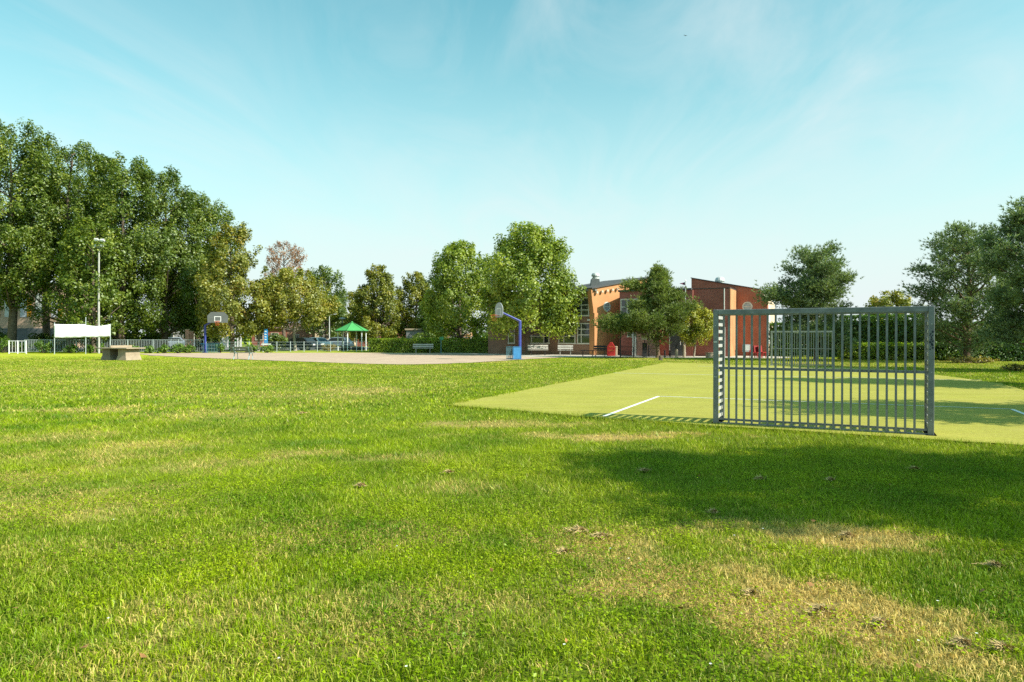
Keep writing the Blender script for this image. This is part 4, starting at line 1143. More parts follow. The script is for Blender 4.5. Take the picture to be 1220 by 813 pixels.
# ------------------------------------------------------------------ basketball posts
M_BLUE = mat('royal_blue_paint', (0.045, 0.060, 0.30, 1), rough=.4, var=.15, scale=4, spec=.5)
M_CYAN = mat('bright_blue_paint', (0.045, 0.20, 0.42, 1), rough=.5, var=.15, scale=4)
M_TEAL = mat('faded_teal_paint', (0.09, 0.22, 0.26, 1), rough=.6, var=.2, scale=4)
M_BOARD = mat('grey_board', (0.40, 0.42, 0.43, 1), rough=.6, var=.12, scale=3)
M_BOARDD = mat('dark_grey_board', (0.11, 0.12, 0.115, 1), rough=.6, var=.12, scale=3)
M_WHITE = mat('white_paint', (0.80, 0.80, 0.78, 1), rough=.6, var=.05)
M_RIM = mat('orange_rim', (0.62, 0.13, 0.04, 1), rough=.5, var=.1)
def hoop(label, loc, rz, board, shape, sheets, turn=0.0):
    """post at the origin, arm and board towards +x"""
    h = thing('basketball_post', label, 'basketball hoop', loc, rz, 'basketball posts on the court')
    MB().box((0, 0, 1.35), (.16, .16, 2.7)).build('post', M_BLUE, h, bevel=.02)
    MB().box((0, 0, .012), (.36, .36, .024)).build('base_plate', M_BLUE, h)
    MB().tube([(0, 0, 2.66), (1.55, 0, 3.30)], [.085, .06], 6).build('arm', M_BLUE, h)
    MB().tube([(1.52, 0, 3.1), (1.52, 0, 3.55)], .05, 6).build('arm_bracket', M_BLUE, h)
    X = 1.62
    if shape == 'fan':
        out = [(-.90, 2.92), (.90, 2.92), (.94, 3.58), (.60, 3.95), (-.60, 3.95), (-.94, 3.58)]
    else:
        out = [(-.45, 2.9), (.45, 2.9), (.58, 3.05)] + [(.60 * math.cos(a), 3.40 + .52 * math.sin(a)) for a in [math.pi * k / 12 for k in range(13)]] + [(-.58, 3.05)]
    bd = MB().prism([(X, y, z) for y, z in out], (.03, 0, 0)).build('backboard', board, h)
    m = MB()
    for (y0, z0, y1, z1) in [(-.30, 3.05, .30, 3.10), (-.30, 3.48, .30, 3.53), (-.30, 3.1, -.25, 3.48), (.25, 3.1, .30, 3.48)]:
        m.prism([(X + .032, y0, z0), (X + .032, y1, z0), (X + .032, y1, z1), (X + .032, y0, z1)], (.004, 0, 0))
    m.build('target_square', M_WHITE, bd)
    r = MB(); pts = [(X + .03 + .12 + .23 + .23 * math.cos(a), .23 * math.sin(a), 3.05) for a in [2 * math.pi * k / 18 for k in range(19)]]
    r.tube(pts, .016, 5); r.box((X + .10, 0, 3.05), (.14, .12, .03))
    ri = r.build('rim', M_RIM, h)
    nt = MB()
    for k in range(10):
        a = 2 * math.pi * k / 10; b = a + .3
        c = X + .38
        nt.tube([(c + .23 * math.cos(a), .23 * math.sin(a), 3.04), (c + .16 * math.cos(b), .16 * math.sin(b), 2.82), (c + .12 * math.cos(a), .12 * math.sin(a), 2.64)], .006, 4)
    nt.build('net', M_RIM, ri)
    if turn:                                  # board mounted askew on its arm
        pv_ = Vector((X, 0, 0))
        for o_ in (bd, ri):
            o_.rotation_euler.z = turn; o_.location = pv_ - Matrix.Rotation(turn, 3, 'Z') @ pv_
    # guard cage round the foot
    for (c0, c1, mt) in sheets:
        n = max(3, int((Vector(c1) - Vector(c0)).length / .14))
        b = MB().box((0, 0, .44), (.024, .024, .84)).build('cage_bar', mt, h); b.location = (*c0, 0)
        for i in range(1, n + 1):
            p = Vector(c0).lerp(Vector(c1), i / n); dup_part(b, h, (p.x, p.y, 0))
        a = Vector((*c0, .87)); e = Vector((*c1, .87)); MB().tube([a, e], .022, 5).build('cage_rail', mt, h)
        a.z = e.z = .06; MB().tube([a, e], .018, 5).build('cage_rail', mt, h)
    return h
p = at(619.5, 47.5)
hr = hoop('blue post basketball hoop with rounded grey board beside the plane tree', (p.x, p.y, 0), math.radians(180 + 28), M_BOARD, 'round',
     [((.16, -.5), (.16, .45), M_CYAN), ((.16, .45), (.80, .45), M_CYAN), ((.80, .45), (.80, -.5), M_TEAL), ((.16, -.5), (.80, -.5), M_TEAL)])
for yy_, zz_ in ((.44, 0),):
    MB().box((.48, .452, .46), (.56, .02, .74)).build('cage_panel', M_CYAN, hr)
p = at(244.5, 66.5)
hoop('blue post basketball hoop with wide dark board under the oaks', (p.x, p.y, 0), math.radians(-22), M_BOARDD, 'fan',
     [((-.25, -.3), (.3, -.3), M_CYAN), ((.3, -.3), (1.5, .3), M_TEAL), ((-.25, -.3), (-.25, .5), M_CYAN)], math.radians(-52))

# ------------------------------------------------------------------ table-tennis table
M_CONC = mat('pale_concrete', (0.38, 0.30, 0.21, 1), rough=.92, var=.15, scale=3, bump=.3, bscale=30, spec=.15)
M_CONC_SHADE = mat('shaded_concrete', (0.24, 0.20, 0.15, 1), rough=.95, var=.2, scale=2.5, bump=.3, bscale=30, spec=.1)  # same concrete, darkened to paint in the shade below the table top
v = at(144.5, 46.5)
tt = thing('table_tennis_table', 'concrete table-tennis table on two solid piers on the lawn', 'table', v, math.radians(-20))
for sx in (-1, 1):
    MB().box((sx * .69, 0, .80), (1.365, 1.52, .075)).build('table_half', M_CONC, tt, bevel=.012)
    mb = MB()
    a = .36; b = .62
    mb.add([(sx * .72 - a * 1.25, -b, 0), (sx * .72 + a * 1.25, -b, 0), (sx * .72 + a * 1.25, b, 0), (sx * .72 - a * 1.25, b, 0),
            (sx * .72 - a, -b * .92, .30), (sx * .72 + a, -b * .92, .30), (sx * .72 + a, b * .92, .30), (sx * .72 - a, b * .92, .30)],
           [(3, 2, 1, 0), (4, 5, 6, 7), (0, 1, 5, 4), (1, 2, 6, 5), (2, 3, 7, 6), (3, 0, 4, 7)])
    mb.box((sx * .72, 0, .53), (a * 1.9, b * 1.8, .464))
    mb.build('pier', M_CONC_SHADE if sx < 0 else M_CONC, tt)  # one pier takes the tone with the shade painted in
MB().box((0, 0, .915), (.07, 1.68, .155)).build('net_wall', M_CONC, tt, bevel=.01)

# ------------------------------------------------------------------ benches
M_SLAT = mat('grey_weathered_wood', (0.26, 0.24, 0.20, 1), rough=.9, var=.2, scale=6)
M_SLATL = mat('pale_weathered_wood', (0.50, 0.46, 0.40, 1), rough=.9, var=.15, scale=6)
M_LBLUE = mat('pale_blue_steel', (0.34, 0.50, 0.56, 1), rough=.5, var=.1)
M_BLACK = mat('black_steel', (0.030, 0.030, 0.032, 1), rough=.5, var=.2)
def bench(label, loc, rz, L, wood, metal, group=None, back=True, slats=2):
    b = thing('park_bench', label, 'bench', loc, rz, group)
    for s in (-1, 1):
        x = s * L * .34
        mb = MB()
        mb.tube([(x, -.22, 0), (x, -.16, .43), (x, .20, .43)], .028, 6)
        mb.tube([(x, .26, 0), (x, .14, .43)] + ([(x, .30, .86)] if back else []), .028, 6)
        mb.build('leg', metal, b)
    for i in range(slats):
        MB().box((0, -.15 + .34 * i / max(1, slats - 1), .475), (L, .30 / slats + .02, .045)).build('seat_slat', wood, b, bevel=.006)
    if back:
        for i in range(slats):
            f = i / max(1, slats - 1)
            MB().box((0, .195 + .075 * f, .62 + .19 * f), (L, .04, .26 / slats + .01), rx=-.35).build('back_slat', wood, b, bevel=.006)
    return b
v = at(290, 47.6); bench('park bench with pale blue legs at the gravel edge', v, math.radians(180 - 14), 1.75, M_SLAT, M_LBLUE)
v = at(504, 65.2); bench('weathered bench backed by the long hedge', v, 0.05, 1.95, M_SLATL, M_SLATL)
v = at(641, 57.0); bench('long pale bench under the plane tree', v, 0.0, 1.7, M_SLATL, M_BLACK)
v = at(673.5, 55.6); bench('short pale bench before the ground-floor windows', v, -.1, 1.25, M_SLATL, M_SLATL)
v = at(700, 54.0); bench('dark bench by the orange corner of the school', v, -.15, 1.1, M_BLACK, M_BLACK, back=False)
v = at(715, 53.6); bench('dark backless bench next to the red play panel', v, -.15, 1.05, M_BLACK, M_BLACK)

# ------------------------------------------------------------------ small things before the school
M_RED = mat('signal_red', (0.50, 0.035, 0.03, 1), rough=.5, var=.1)
v = at(728, 55.4)
rp_ = thing('play_figure', 'red round-topped play panel before the orange wall', 'play panel', v, -.2)
out = [(-.32, .0), (.32, .0), (.34, .55), (.30, .82), (.18, .98), (.10, 1.12), (-.10, 1.12), (-.18, .98), (-.30, .82), (-.34, .55)]
MB().prism([(x, -.09, z) for x, z in out], (0, .18, 0)).build('body', M_RED, rp_, bevel=.03)
mb = MB()
for z_, w_ in ((.72, .20), (.42, .26)):
    mb.prism([(-w_, -.096, z_), (w_, -.096, z_), (w_ * .8, -.096, z_ + .09), (-w_ * .8, -.096, z_ + .09)], (0, .005, 0))
mb.build('trim', M_RIM, rp_)
v = at(733.5, 55.8); wb = thing('litter_bin', 'small pale litter bin beside the red play panel', 'litter bin', v)
MB().lathe((0, 0, 0), [(.12, 0), (.15, .05), (.16, .68), (.18, .70), (.18, .76), (.12, .80)], 12).build('body', M_CONC, wb)
MB().cyl((0, 0, .80), .10, .03, 12).build('lid', M_BLACK, wb)
v = at(739, 52.2)
gt = thing('metal_gate', 'open black steel gate frame at the path edge', 'gate', v, -.1)
MB().box((0, 0, .95), (.09, .09, 1.9)).build('post', M_BLACK, gt)
MB().box((1.0, 0, .40), (.06, .06, .8)).build('post', M_BLACK, gt)
MB().box((.5, 0, .80), (.94, .04, .04)).build('rail', M_BLACK, gt)
MB().box((.5, 0, .12), (.94, .04, .04)).build('rail', M_BLACK, gt)
MB().box((.5, 0, .46), (.94, .025, .025)).build('rail', M_BLACK, gt)
v = at(768, 52.6)
sg = thing('sign_post', 'white sign on dark post beside the pine trunk', 'sign', v)
MB().box((0, 0, .55), (.34, .20, 1.1)).build('post', M_BLACK, sg)
MB().box((0, -.03, 1.52), (.50, .03, .34)).build('board', M_WHITE, sg)
MB().box((0, 0, 1.22), (.05, .03, .28)).build('stem', M_BLACK, sg)
v = at(787, 46.2)
st = thing('tree_stump', 'short dark stump on the lawn before the pine', 'stump', v)
MB().lathe((0, 0, -.02), [(.17, 0), (.13, .08), (.12, .26), (.10, .32), (.06, .33)], 10).build('body', M_BARK, st)
for i, (px, d, h, mt, lab) in enumerate([(773, 52.9, .95, M_BLACK, 'black slim bollard left of the pine trunk'), (792, 51.8, .55, M_BLACK, 'low black bollard right of the pine trunk'), (806, 51.4, .62, M_CONC, 'pale stout bollard under the golden tree'),
                                         (815, 51.8, .92, M_CONC, 'taller pale bollard below the flagpole'), (805.5, 52.9, .95, M_BLACK, 'black bollard before the school door'), (798, 53.4, .5, M_BLACK, 'low black bollard before the pink wall')]):
    v = at(px, d); bo = thing('bollard', lab, 'bollard', v, 0, 'bollards along the path')
    r = .11 if mt is M_CONC else .06
    MB().lathe((0, 0, 0), [(r * 1.2, 0), (r * 1.2, .04), (r, .06), (r * .92, h * .9), (r * .6, h)], 10).build('shaft', mt, bo)
    MB().lathe((0, 0, h - .02), [(r * .7, 0), (r * .7, .02), (r * .3, .05)], 10).build('cap', mt, bo)
v = at(849, 51.2); bl = thing('stone_block', 'low pale stone seat block at the end of the path', 'block', v, .2)
MB().box((0, 0, .17), (.95, .42, .34)).build('body', M_CONC, bl, bevel=.03)
MB().box((0, 0, .365), (1.0, .47, .045)).build('top_slab', M_CONC, bl, bevel=.01)
# red seats and grey bin by the right gable
for i, (px, lab) in enumerate([(897, 'red plastic seat beside the grey utility box'), (903, 'middle red plastic seat before the brick gable'), (908, 'red plastic seat nearest the cream corner')]):
    v = at(px, 50.6); se = thing('garden_chair', lab, 'chair', v, .3 * i, 'red seats before the gable')
    MB().box((0, 0, .42), (.42, .42, .05)).build('seat', mat('dull_red', (.34, .025, .025, 1), .5), se)
    MB().box((0, .19, .68), (.42, .05, .48), rx=-.15).build('backrest', mat('dull_red', (.34, .025, .025, 1), .5), se)
    lg = MB().box((0, 0, .20), (.04, .04, .40)).build('leg', mat('dull_red', (.34, .025, .025, 1), .5), se); lg.location = (-.17, -.17, 0)
    for q in ((.17, -.17), (-.17, .17), (.17, .17)): dup_part(lg, se, (*q, 0))
v = at(889, 50.9); ub = thing('utility_box', 'grey utility box on dark leg before the gable', 'box', v)
MB().box((0, 0, .72), (.5, .3, .55)).build('cabinet', M_BOARD, ub, bevel=.02)
MB().box((-.1, 0, .225), (.10, .12, .45)).build('leg', M_BLACK, ub)
MB().box((0, -.155, .74), (.36, .012, .38)).build('door', M_BLIND, ub)

# ------------------------------------------------------------------ green pavilion
M_GREEN = mat('green_roof_sheet', (0.075, 0.36, 0.105, 1), rough=.55, var=.08, scale=2)
v = at(419.5, 76)
pv = thing('pavilion', 'small open pavilion with green six-sided roof and white posts', 'pavilion', v)
Rr = 1.85; ze = 2.25; za = 3.20
for k in range(6):
    a0 = math.radians(60 * k + 25); a1 = a0 + math.radians(60)
    A = Vector((Rr * math.cos(a0), Rr * math.sin(a0), ze)); B = Vector((Rr * math.cos(a1), Rr * math.sin(a1), ze)); T = Vector((0, 0, za))
    n_ = (B - A).cross(T - A).normalized()
    sh = .992
    MB().prism([A * 1, B * 1, T], -n_ * .05).build('roof_panel', M_GREEN, pv)
    MB().tube([A + n_ * .01, T + Vector((0, 0, .02))], .028, 5).build('roof_rib', mat('dark_green_rib', (.03, .13, .04, 1), .6), pv)
    MB().tube([(1.55 * math.cos(a0), 1.55 * math.sin(a0), 0), (1.55 * math.cos(a0), 1.55 * math.sin(a0), 2.30)], .062, 8).build('post', M_WHITE, pv)
    MB().tube([A - ZV * .05, B - ZV * .05], .05, 5).build('eave_beam', mat('dark_green_rib', (.03, .13, .04, 1), .6), pv)
MB().lathe((0, 0, za - .03), [(.12, 0), (.10, .06), (.03, .12)], 8).build('finial', M_GREEN, pv)
for s, k in ((0, .3), (1, 1.35), (2, 2.4)):
    MB().box((1.1 * math.cos(k), 1.1 * math.sin(k), .44), (1.3, .36, .06), rz=k + math.pi / 2).build('seat', M_SLAT, pv)
    MB().box((1.25 * math.cos(k), 1.25 * math.sin(k), .22), (1.2, .06, .40), rz=k + math.pi / 2).build('seat_support', M_BLACK, pv)

# ------------------------------------------------------------------ railing, wire fence, banner, floodlight mast
M_RAIL = mat('pale_grey_railing', (0.50, 0.55, 0.54, 1), rough=.5, var=.1, metal=.2)
def railing(label, p, q, h, gap, name='railing', posts=2.4, group=None, mt=None):
    mt = mt or M_RAIL
    p = Vector(p); q = Vector(q); L = (q - p).length
    f = thing(name, label, 'fence', (p.x, p.y, 0), math.atan2((q - p).y, (q - p).x), group)
    MB().box((L / 2, 0, h - .02), (L, .045, .04)).build('top_rail', mt, f)
    MB().box((L / 2, 0, .14), (L, .04, .035)).build('bottom_rail', mt, f)
    np_ = max(1, round(L / posts))
    b = MB().box((0, 0, h / 2 + .01), (.07, .07, h + .02)).build('post', mt, f)
    for i in range(1, np_ + 1): dup_part(b, f, (L * i / np_, 0, 0))
    n = int(L / gap)
    b = MB().box((0, 0, (h - .04 + .155) / 2), (.026, .018, h - .20)).build('picket', mt, f); b.location.x = gap
    for i in range(2, n): dup_part(b, f, (i * gap, 0, 0))
    return f
A_ = at(30, 66.6); B_ = at(243, 67.2)
railing('long pale steel railing with upright pickets below the oaks', A_[:2], B_[:2], 1.28, .155)
A_ = at(11, 62.6); B_ = at(31.5, 62.9)
railing('short white railing panel standing apart at the picture edge', A_[:2], B_[:2], 1.20, .26, posts=.8, mt=M_WHITE)
# wire fence behind the court
wf = thing('wire_fence', 'low wire mesh fence with pale posts before the car park', 'fence', at(246, 68.2), 0)
q = at(470, 73.5) - at(246, 68.2); L = q.length; wf.rotation_euler.z = math.atan2(q.y, q.x)
b = MB().tube([(0, 0, 0), (0, 0, 1.08)], .04, 6).build('post', M_RAIL, wf)
for i in range(1, 15): dup_part(b, wf, (L * i / 14, 0, 0))
mb = MB()
for z_ in (.08, .4, .72, 1.02): mb.tube([(0, 0, z_), (L, 0, z_)], .010, 4)
mb.build('strand', M_RAIL, wf)
mb = MB(); s_ = .16
for i in range(int(L / s_)):
    for a, b2 in ((0, 1), (1, 0)):
        mb.add([(i * s_ - .0018 + a * .94, 0, .08), (i * s_ + .0018 + a * .94, 0, .08), (i * s_ + .0018 + b2 * .94, 0, 1.02), (i * s_ - .0018 + b2 * .94, 0, 1.02)], [(0, 1, 2, 3)])
mo = mb.build('mesh_panel', M_TEAL, wf); mo['kind'] = 'stuff'
# banner
bn = thing('banner', 'white cloth banner stretched between three poles on the lawn', 'banner', at(65, 61.5), 0)
q = at(131.5, 62.5) - at(65, 61.5); bn.rotation_euler.z = math.atan2(q.y, q.x); L = q.length; mid = L * (102 - 65) / (131.5 - 65)
for s, h in ((0, 2.85), (mid, 3.35), (L, 2.75)):
    MB().tube([(s, 0.0, -.05), (s + .02, 0.0, h)], .034, 7).build('pole', M_RAIL, bn)
mb = MB(); nx = 48; nz = 7; r = random.Random(2)
vs = []; fs = []
for i in range(nx + 1):
    s = L * i / nx
    seg = s / mid if s < mid else (s - mid) / (L - mid)
    sag = (.03 if s < mid else .13) * math.sin(math.pi * seg)
    zt = 2.66 - sag + (.05 if s < mid else (.06 * seg - .02)); zb = 1.46 + .13 * (s / L) - .04 * math.sin(math.pi * seg)
    for j in range(nz + 1):
        f = j / nz
        vs.append((s, -.045 + .035 * math.sin(s * 2.3 + f * 2) * math.sin(math.pi * seg) + .012 * math.sin(9 * s + 4 * f), zb + (zt - zb) * f))
for i in range(nx):
    for j in range(nz):
        k = i * (nz + 1) + j; fs.append((k, k + nz + 1, k + nz + 2, k + 1))
mb.add(vs, fs)
cl = mb.build('cloth', mat('white_cloth', (.86, .86, .84, 1), .9, .03), bn, smooth=True)
md = cl.modifiers.new('thick', 'SOLIDIFY'); md.thickness = .006
# floodlight mast
v = at(118, 64.2)
fm = thing('floodlight_mast', 'tall pale mast with floodlights behind the banner', 'lamp', v)
Hm = zz(287, 64.2)
MB().tube([(0, 0, 0), (0, 0, Hm * .5), (.05, 0, Hm)], [.10, .085, .065], 10).build('mast', mat('mast_grey', (.46, .45, .41, 1), .6), fm)
MB().box((.12, 0, Hm - .05), (.85, .08, .07)).build('crossarm', M_BLIND, fm)
MB().box((0, 0, Hm - .62), (.75, .08, .07)).build('crossarm', M_BLIND, fm)
for xx_, z_ in ((-.12, Hm + .08), (.42, Hm + .02), (-.28, Hm - .52), (.28, Hm - .50)):
    f_ = MB().box((xx_, -.08, z_), (.34, .30, .16), rx=-.4).build('floodlight', M_BLIND, fm, bevel=.02)
    MB().box((xx_, -.20, z_ - .07), (.28, .05, .10), rx=-.4).build('lens', M_GLASSL, f_)

# street lamps and poles
def lamp(label, px, d, H, arms, mt):
    v = at(px, d); l = thing('street_lamp', label, 'street lamp', v)
    MB().tube([(0, 0, 0), (0, 0, H * .35), (0, 0, H)], [.10, .07, .05], 8).build('pole', mt, l)
    if arms:
        for s in (-1, 1):
            a_ = MB().tube([(0, 0, H - .05), (s * .35, 0, H + .12), (s * .75, 0, H + .18)], .03, 6).build('arm', mt, l)
            MB().box((s * .85, 0, H + .17), (.5, .22, .10), ry=-s * .1).build('lamp_head', mt, a_, bevel=.02)
    else:
        MB().lathe((0, 0, H), [(.08, 0), (.42, .08), (.42, .16), (.30, .22), (.06, .26)], 12).build('lamp_head', mt, l)
lamp('pale twin-armed street lamp behind the parked cars', 392.5, 92, zz(376, 92), True, M_BLIND)
lamp('disc-topped street lamp beyond the pavilion', 408, 84, zz(381, 84), False, M_BOARD)
v = at(285, 72); pl = thing('pole', 'thin white pole between green play frame and bench', 'pole', v)
MB().tube([(0, 0, 0), (0, 0, zz(379, 72))], [.06, .05], 8).build('shaft', M_WHITE, pl)
MB().lathe((0, 0, zz(379, 72)), [(.06, 0), (.07, .04), (.02, .08)], 8).build('cap', M_WHITE, pl)
v = at(525.5, 63.6); pl = thing('sign_post', 'green sign post in front of the long hedge', 'sign', v)
MB().tube([(0, 0, 0), (0, 0, 1.3)], .04, 7).build('stem', M_TEAL, pl)
MB().box((.05, -.02, 1.42), (.36, .04, .28)).build('board', mat('green_sign', (.05, .30, .13, 1), .5), pl)

# ------------------------------------------------------------------ playground and street behind the court
M_LGREEN = mat('vivid_green_plastic', (0.08, 0.62, 0.06, 1), rough=.45, var=.08)
v = at(277.5, 76)
pf = thing('playground_set', 'vivid green play frame behind the wire fence', 'play equipment', v, .15)
for s in (-1, 1): MB().tube([(s * .38, 0, 0), (s * .38, 0, 2.35 if s > 0 else 1.9)], .05, 7).build('post', M_WHITE if s > 0 else M_LGREEN, pf)
for z_ in (.75, 1.15, 1.55): MB().box((0, 0, z_), (.86, .12, .26)).build('panel', M_LGREEN, pf, bevel=.03)
MB().box((-.2, .3, .45), (.5, .5, .06)).build('platform', M_LGREEN, pf)
M_SIGN = mat('blue_sign', (0.03, 0.27, 0.62, 1), rough=.5, var=.08)
v = at(317, 71.5)
bs = thing('sign_board', 'upright blue sign board with white marks by the yellow tree', 'sign', v, .1)
MB().box((0, 0, 1.62), (.36, .08, 1.5)).build('panel', M_SIGN, bs)
mb = MB()
for z_ in (2.12, 1.82, 1.55, 1.28): mb.box((-.03, -.045, z_), (.20, .008, .10), ry=.2)
mb.build('mark', M_WHITE, bs)
MB().box((.02, 0, .78), (.95, .10, .13)).build('ledge', M_WHITE, bs)
for s in (-1, 1): MB().box((s * .3, 0, .36), (.07, .07, .72)).build('leg', M_WHITE, bs)
for i, (px, d, h, lab) in enumerate([(223.5, 69.5, 2.25, 'slim brick pillar behind the railing under the oaks'), (228.7, 71, 2.1, 'shorter brick pillar next to the slim one')]):
    v = at(px, d); bp_ = thing('brick_pillar', lab, 'pillar', v, .3, 'brick pillars behind the railing')
    MB().box((0, 0, h / 2), (.34, .34, h)).build('shaft', MATS['pink_brick'], bp_)
    MB().box((0, 0, h + .04), (.42, .42, .08)).build('cap', M_CONC, bp_)

def house(label, px0, px1, d, h, wall_m, roof_m, depth=7, windows=(), gable=None, z0=0):
    a = at(px0, d); w = (px1 - px0) / F * d
    o = thing('house', label, 'building', a)
    MB().box((w / 2, depth / 2, h / 2), (w, depth, h)).build('wall', wall_m, o)
    if gable:
        mb = MB(); mb.prism([(-.3, -.3, h + .003), (-.3, depth + .3, h + .003), (-.3, depth / 2, h + gable)], (w + .6, 0, 0)); mb.build('roof', roof_m, o)
    else:
        MB().box((w / 2, depth / 2, h + .10), (w + .3, depth + .3, .19)).build('roof', roof_m, o)
    for (x0, x1, z0_, z1, gm) in windows:
        window(Vector((0, 0, 0)), Vector((1, 0, 0)), Vector((0, -1, 0)), x0 * w, x1 * w, z0_, z1, cols=(1, 1), rows=(1,), glass=gm, parent=o, fw=.08)
    return o
M_YEL = mat('orange_yellow_panel', (0.72, 0.33, 0.03, 1), rough=.6, var=.1)
M_TILE = mat('roof_tile', (0.16, 0.09, 0.07, 1), rough=.9, var=.2)
hb = house('apartment block with white and orange panels glimpsed between oaks', -70, 78, 92, 8.6, mat('salmon_wall', (.55, .38, .27, 1), .9), M_ROOF, 9)
M_PW = mat('lilac_panel', (.55, .56, .62, 1), .7)
wv = 148 / F * 92
for i in range(8):
    x0 = (i + .12) / 8 * wv; x1 = (i + .55) / 8 * wv; x2 = (i + .80) / 8 * wv
    for z_ in (4.3,):
        MB().box(((x0 + x1) / 2, -.03, z_ + 1.5), (x1 - x0, .06, 3.2)).build('panel', M_PW if i % 2 else M_BLIND, hb)
        MB().box(((x1 + x2) / 2 + .02, -.05, z_ + 1.2), (x2 - x1, .09, 2.5)).build('panel', M_YEL, hb)
MB().box((wv / 2, -.04, 1.4), (wv, .06, 2.6)).build('plinth', M_VENTD, hb)
house('grey-white house half hidden behind the brick pillars', 186, 262, 98, 3.2, mat('grey_render', (.42, .41, .40, 1), .9), M_TILE, 8, [(.1, .28, 1.0, 2.3, None), (.42, .6, 1.0, 2.3, None), (.74, .9, 1.0, 2.3, None)], gable=2.2)
house('low brown brick shed left of the parked white car', 342, 366, 100, 2.55, brick_mat('tan_brick', (.42, .22, .13, 1), (.38, .20, .12, 1), (.4, .3, .22, 1)), M_CREAM, 4, [(.35, .62, 1.1, 1.9, None)])
house('cream house beyond the parked cars', 362, 418, 116, 3.4, M_CREAM, M_TILE, 8, [(.06, .18, 1.2, 2.5, None), (.34, .52, 1.0, 2.6, None), (.66, .86, 1.0, 2.5, None)], gable=1.2)
house('low grey shed with flat roof behind the long hedge', 484, 512, 82, 2.35, mat('grey_board_wall', (.20, .20, .20, 1), .8), M_CONC, 4, [(.4, .6, 1.2, 1.9, None)])
house('pale low outbuilding between shed and plane tree', 510, 560, 90, 2.5, BR_PEACH, M_ROOF, 5, [(.55, .8, 1.0, 2.0, None)])
house('brick houses row seen dimly behind the pavilion', 300, 346, 112, 2.9, BR_DARK, M_TILE, 7, [(.1, .3, 1.0, 2.2, None), (.5, .7, 1.0, 2.2, None)], gable=1.0)
house('brick house beyond the dark shaded trees', 425, 486, 110, 3.0, BR_DARK, M_TILE, 7, [(.2, .35, 1.0, 2.2, None), (.6, .75, 1.0, 2.2, None)], gable=1.2)
# climbing frame and goal-like frame behind the hedge
v = at(528, 74)
cf = thing('climbing_frame', 'grey climbing frame of bars behind the long hedge', 'play equipment', v)
for x_ in (0, 1.6, 3.0): MB().tube([(x_, 0, 0), (x_, 0, zz(389, 74))], .045, 6).build('post', M_RAIL, cf)
for z_ in (1.5, 2.0, zz(389, 74) - .05): MB().tube([(0, 0, z_), (3.0, 0, z_)], .03, 6).build('bar', M_RAIL, cf)
MB().box((2.35, .02, 2.15), (1.1, .05, .6)).build('panel', M_BLIND, cf)
v = at(560, 72)
ss = thing('spring_slide', 'pale green slide tower behind the hedge below the plane tree', 'play equipment', v)
for q_ in ((-.4, -.3), (.4, -.3), (-.4, .3), (.4, .3)): MB().tube([(*q_, 0), (*q_, 1.9)], .04, 6).build('post', M_TEAL, ss)
MB().box((0, 0, 1.15), (.8, .6, .06)).build('platform', M_SLAT, ss)
MB().prism([(.4, -.25, 1.15), (1.7, -.25, .25), (1.7, -.25, .32), (.4, -.25, 1.24)], (0, .5, 0)).build('chute', M_BLIND, ss)

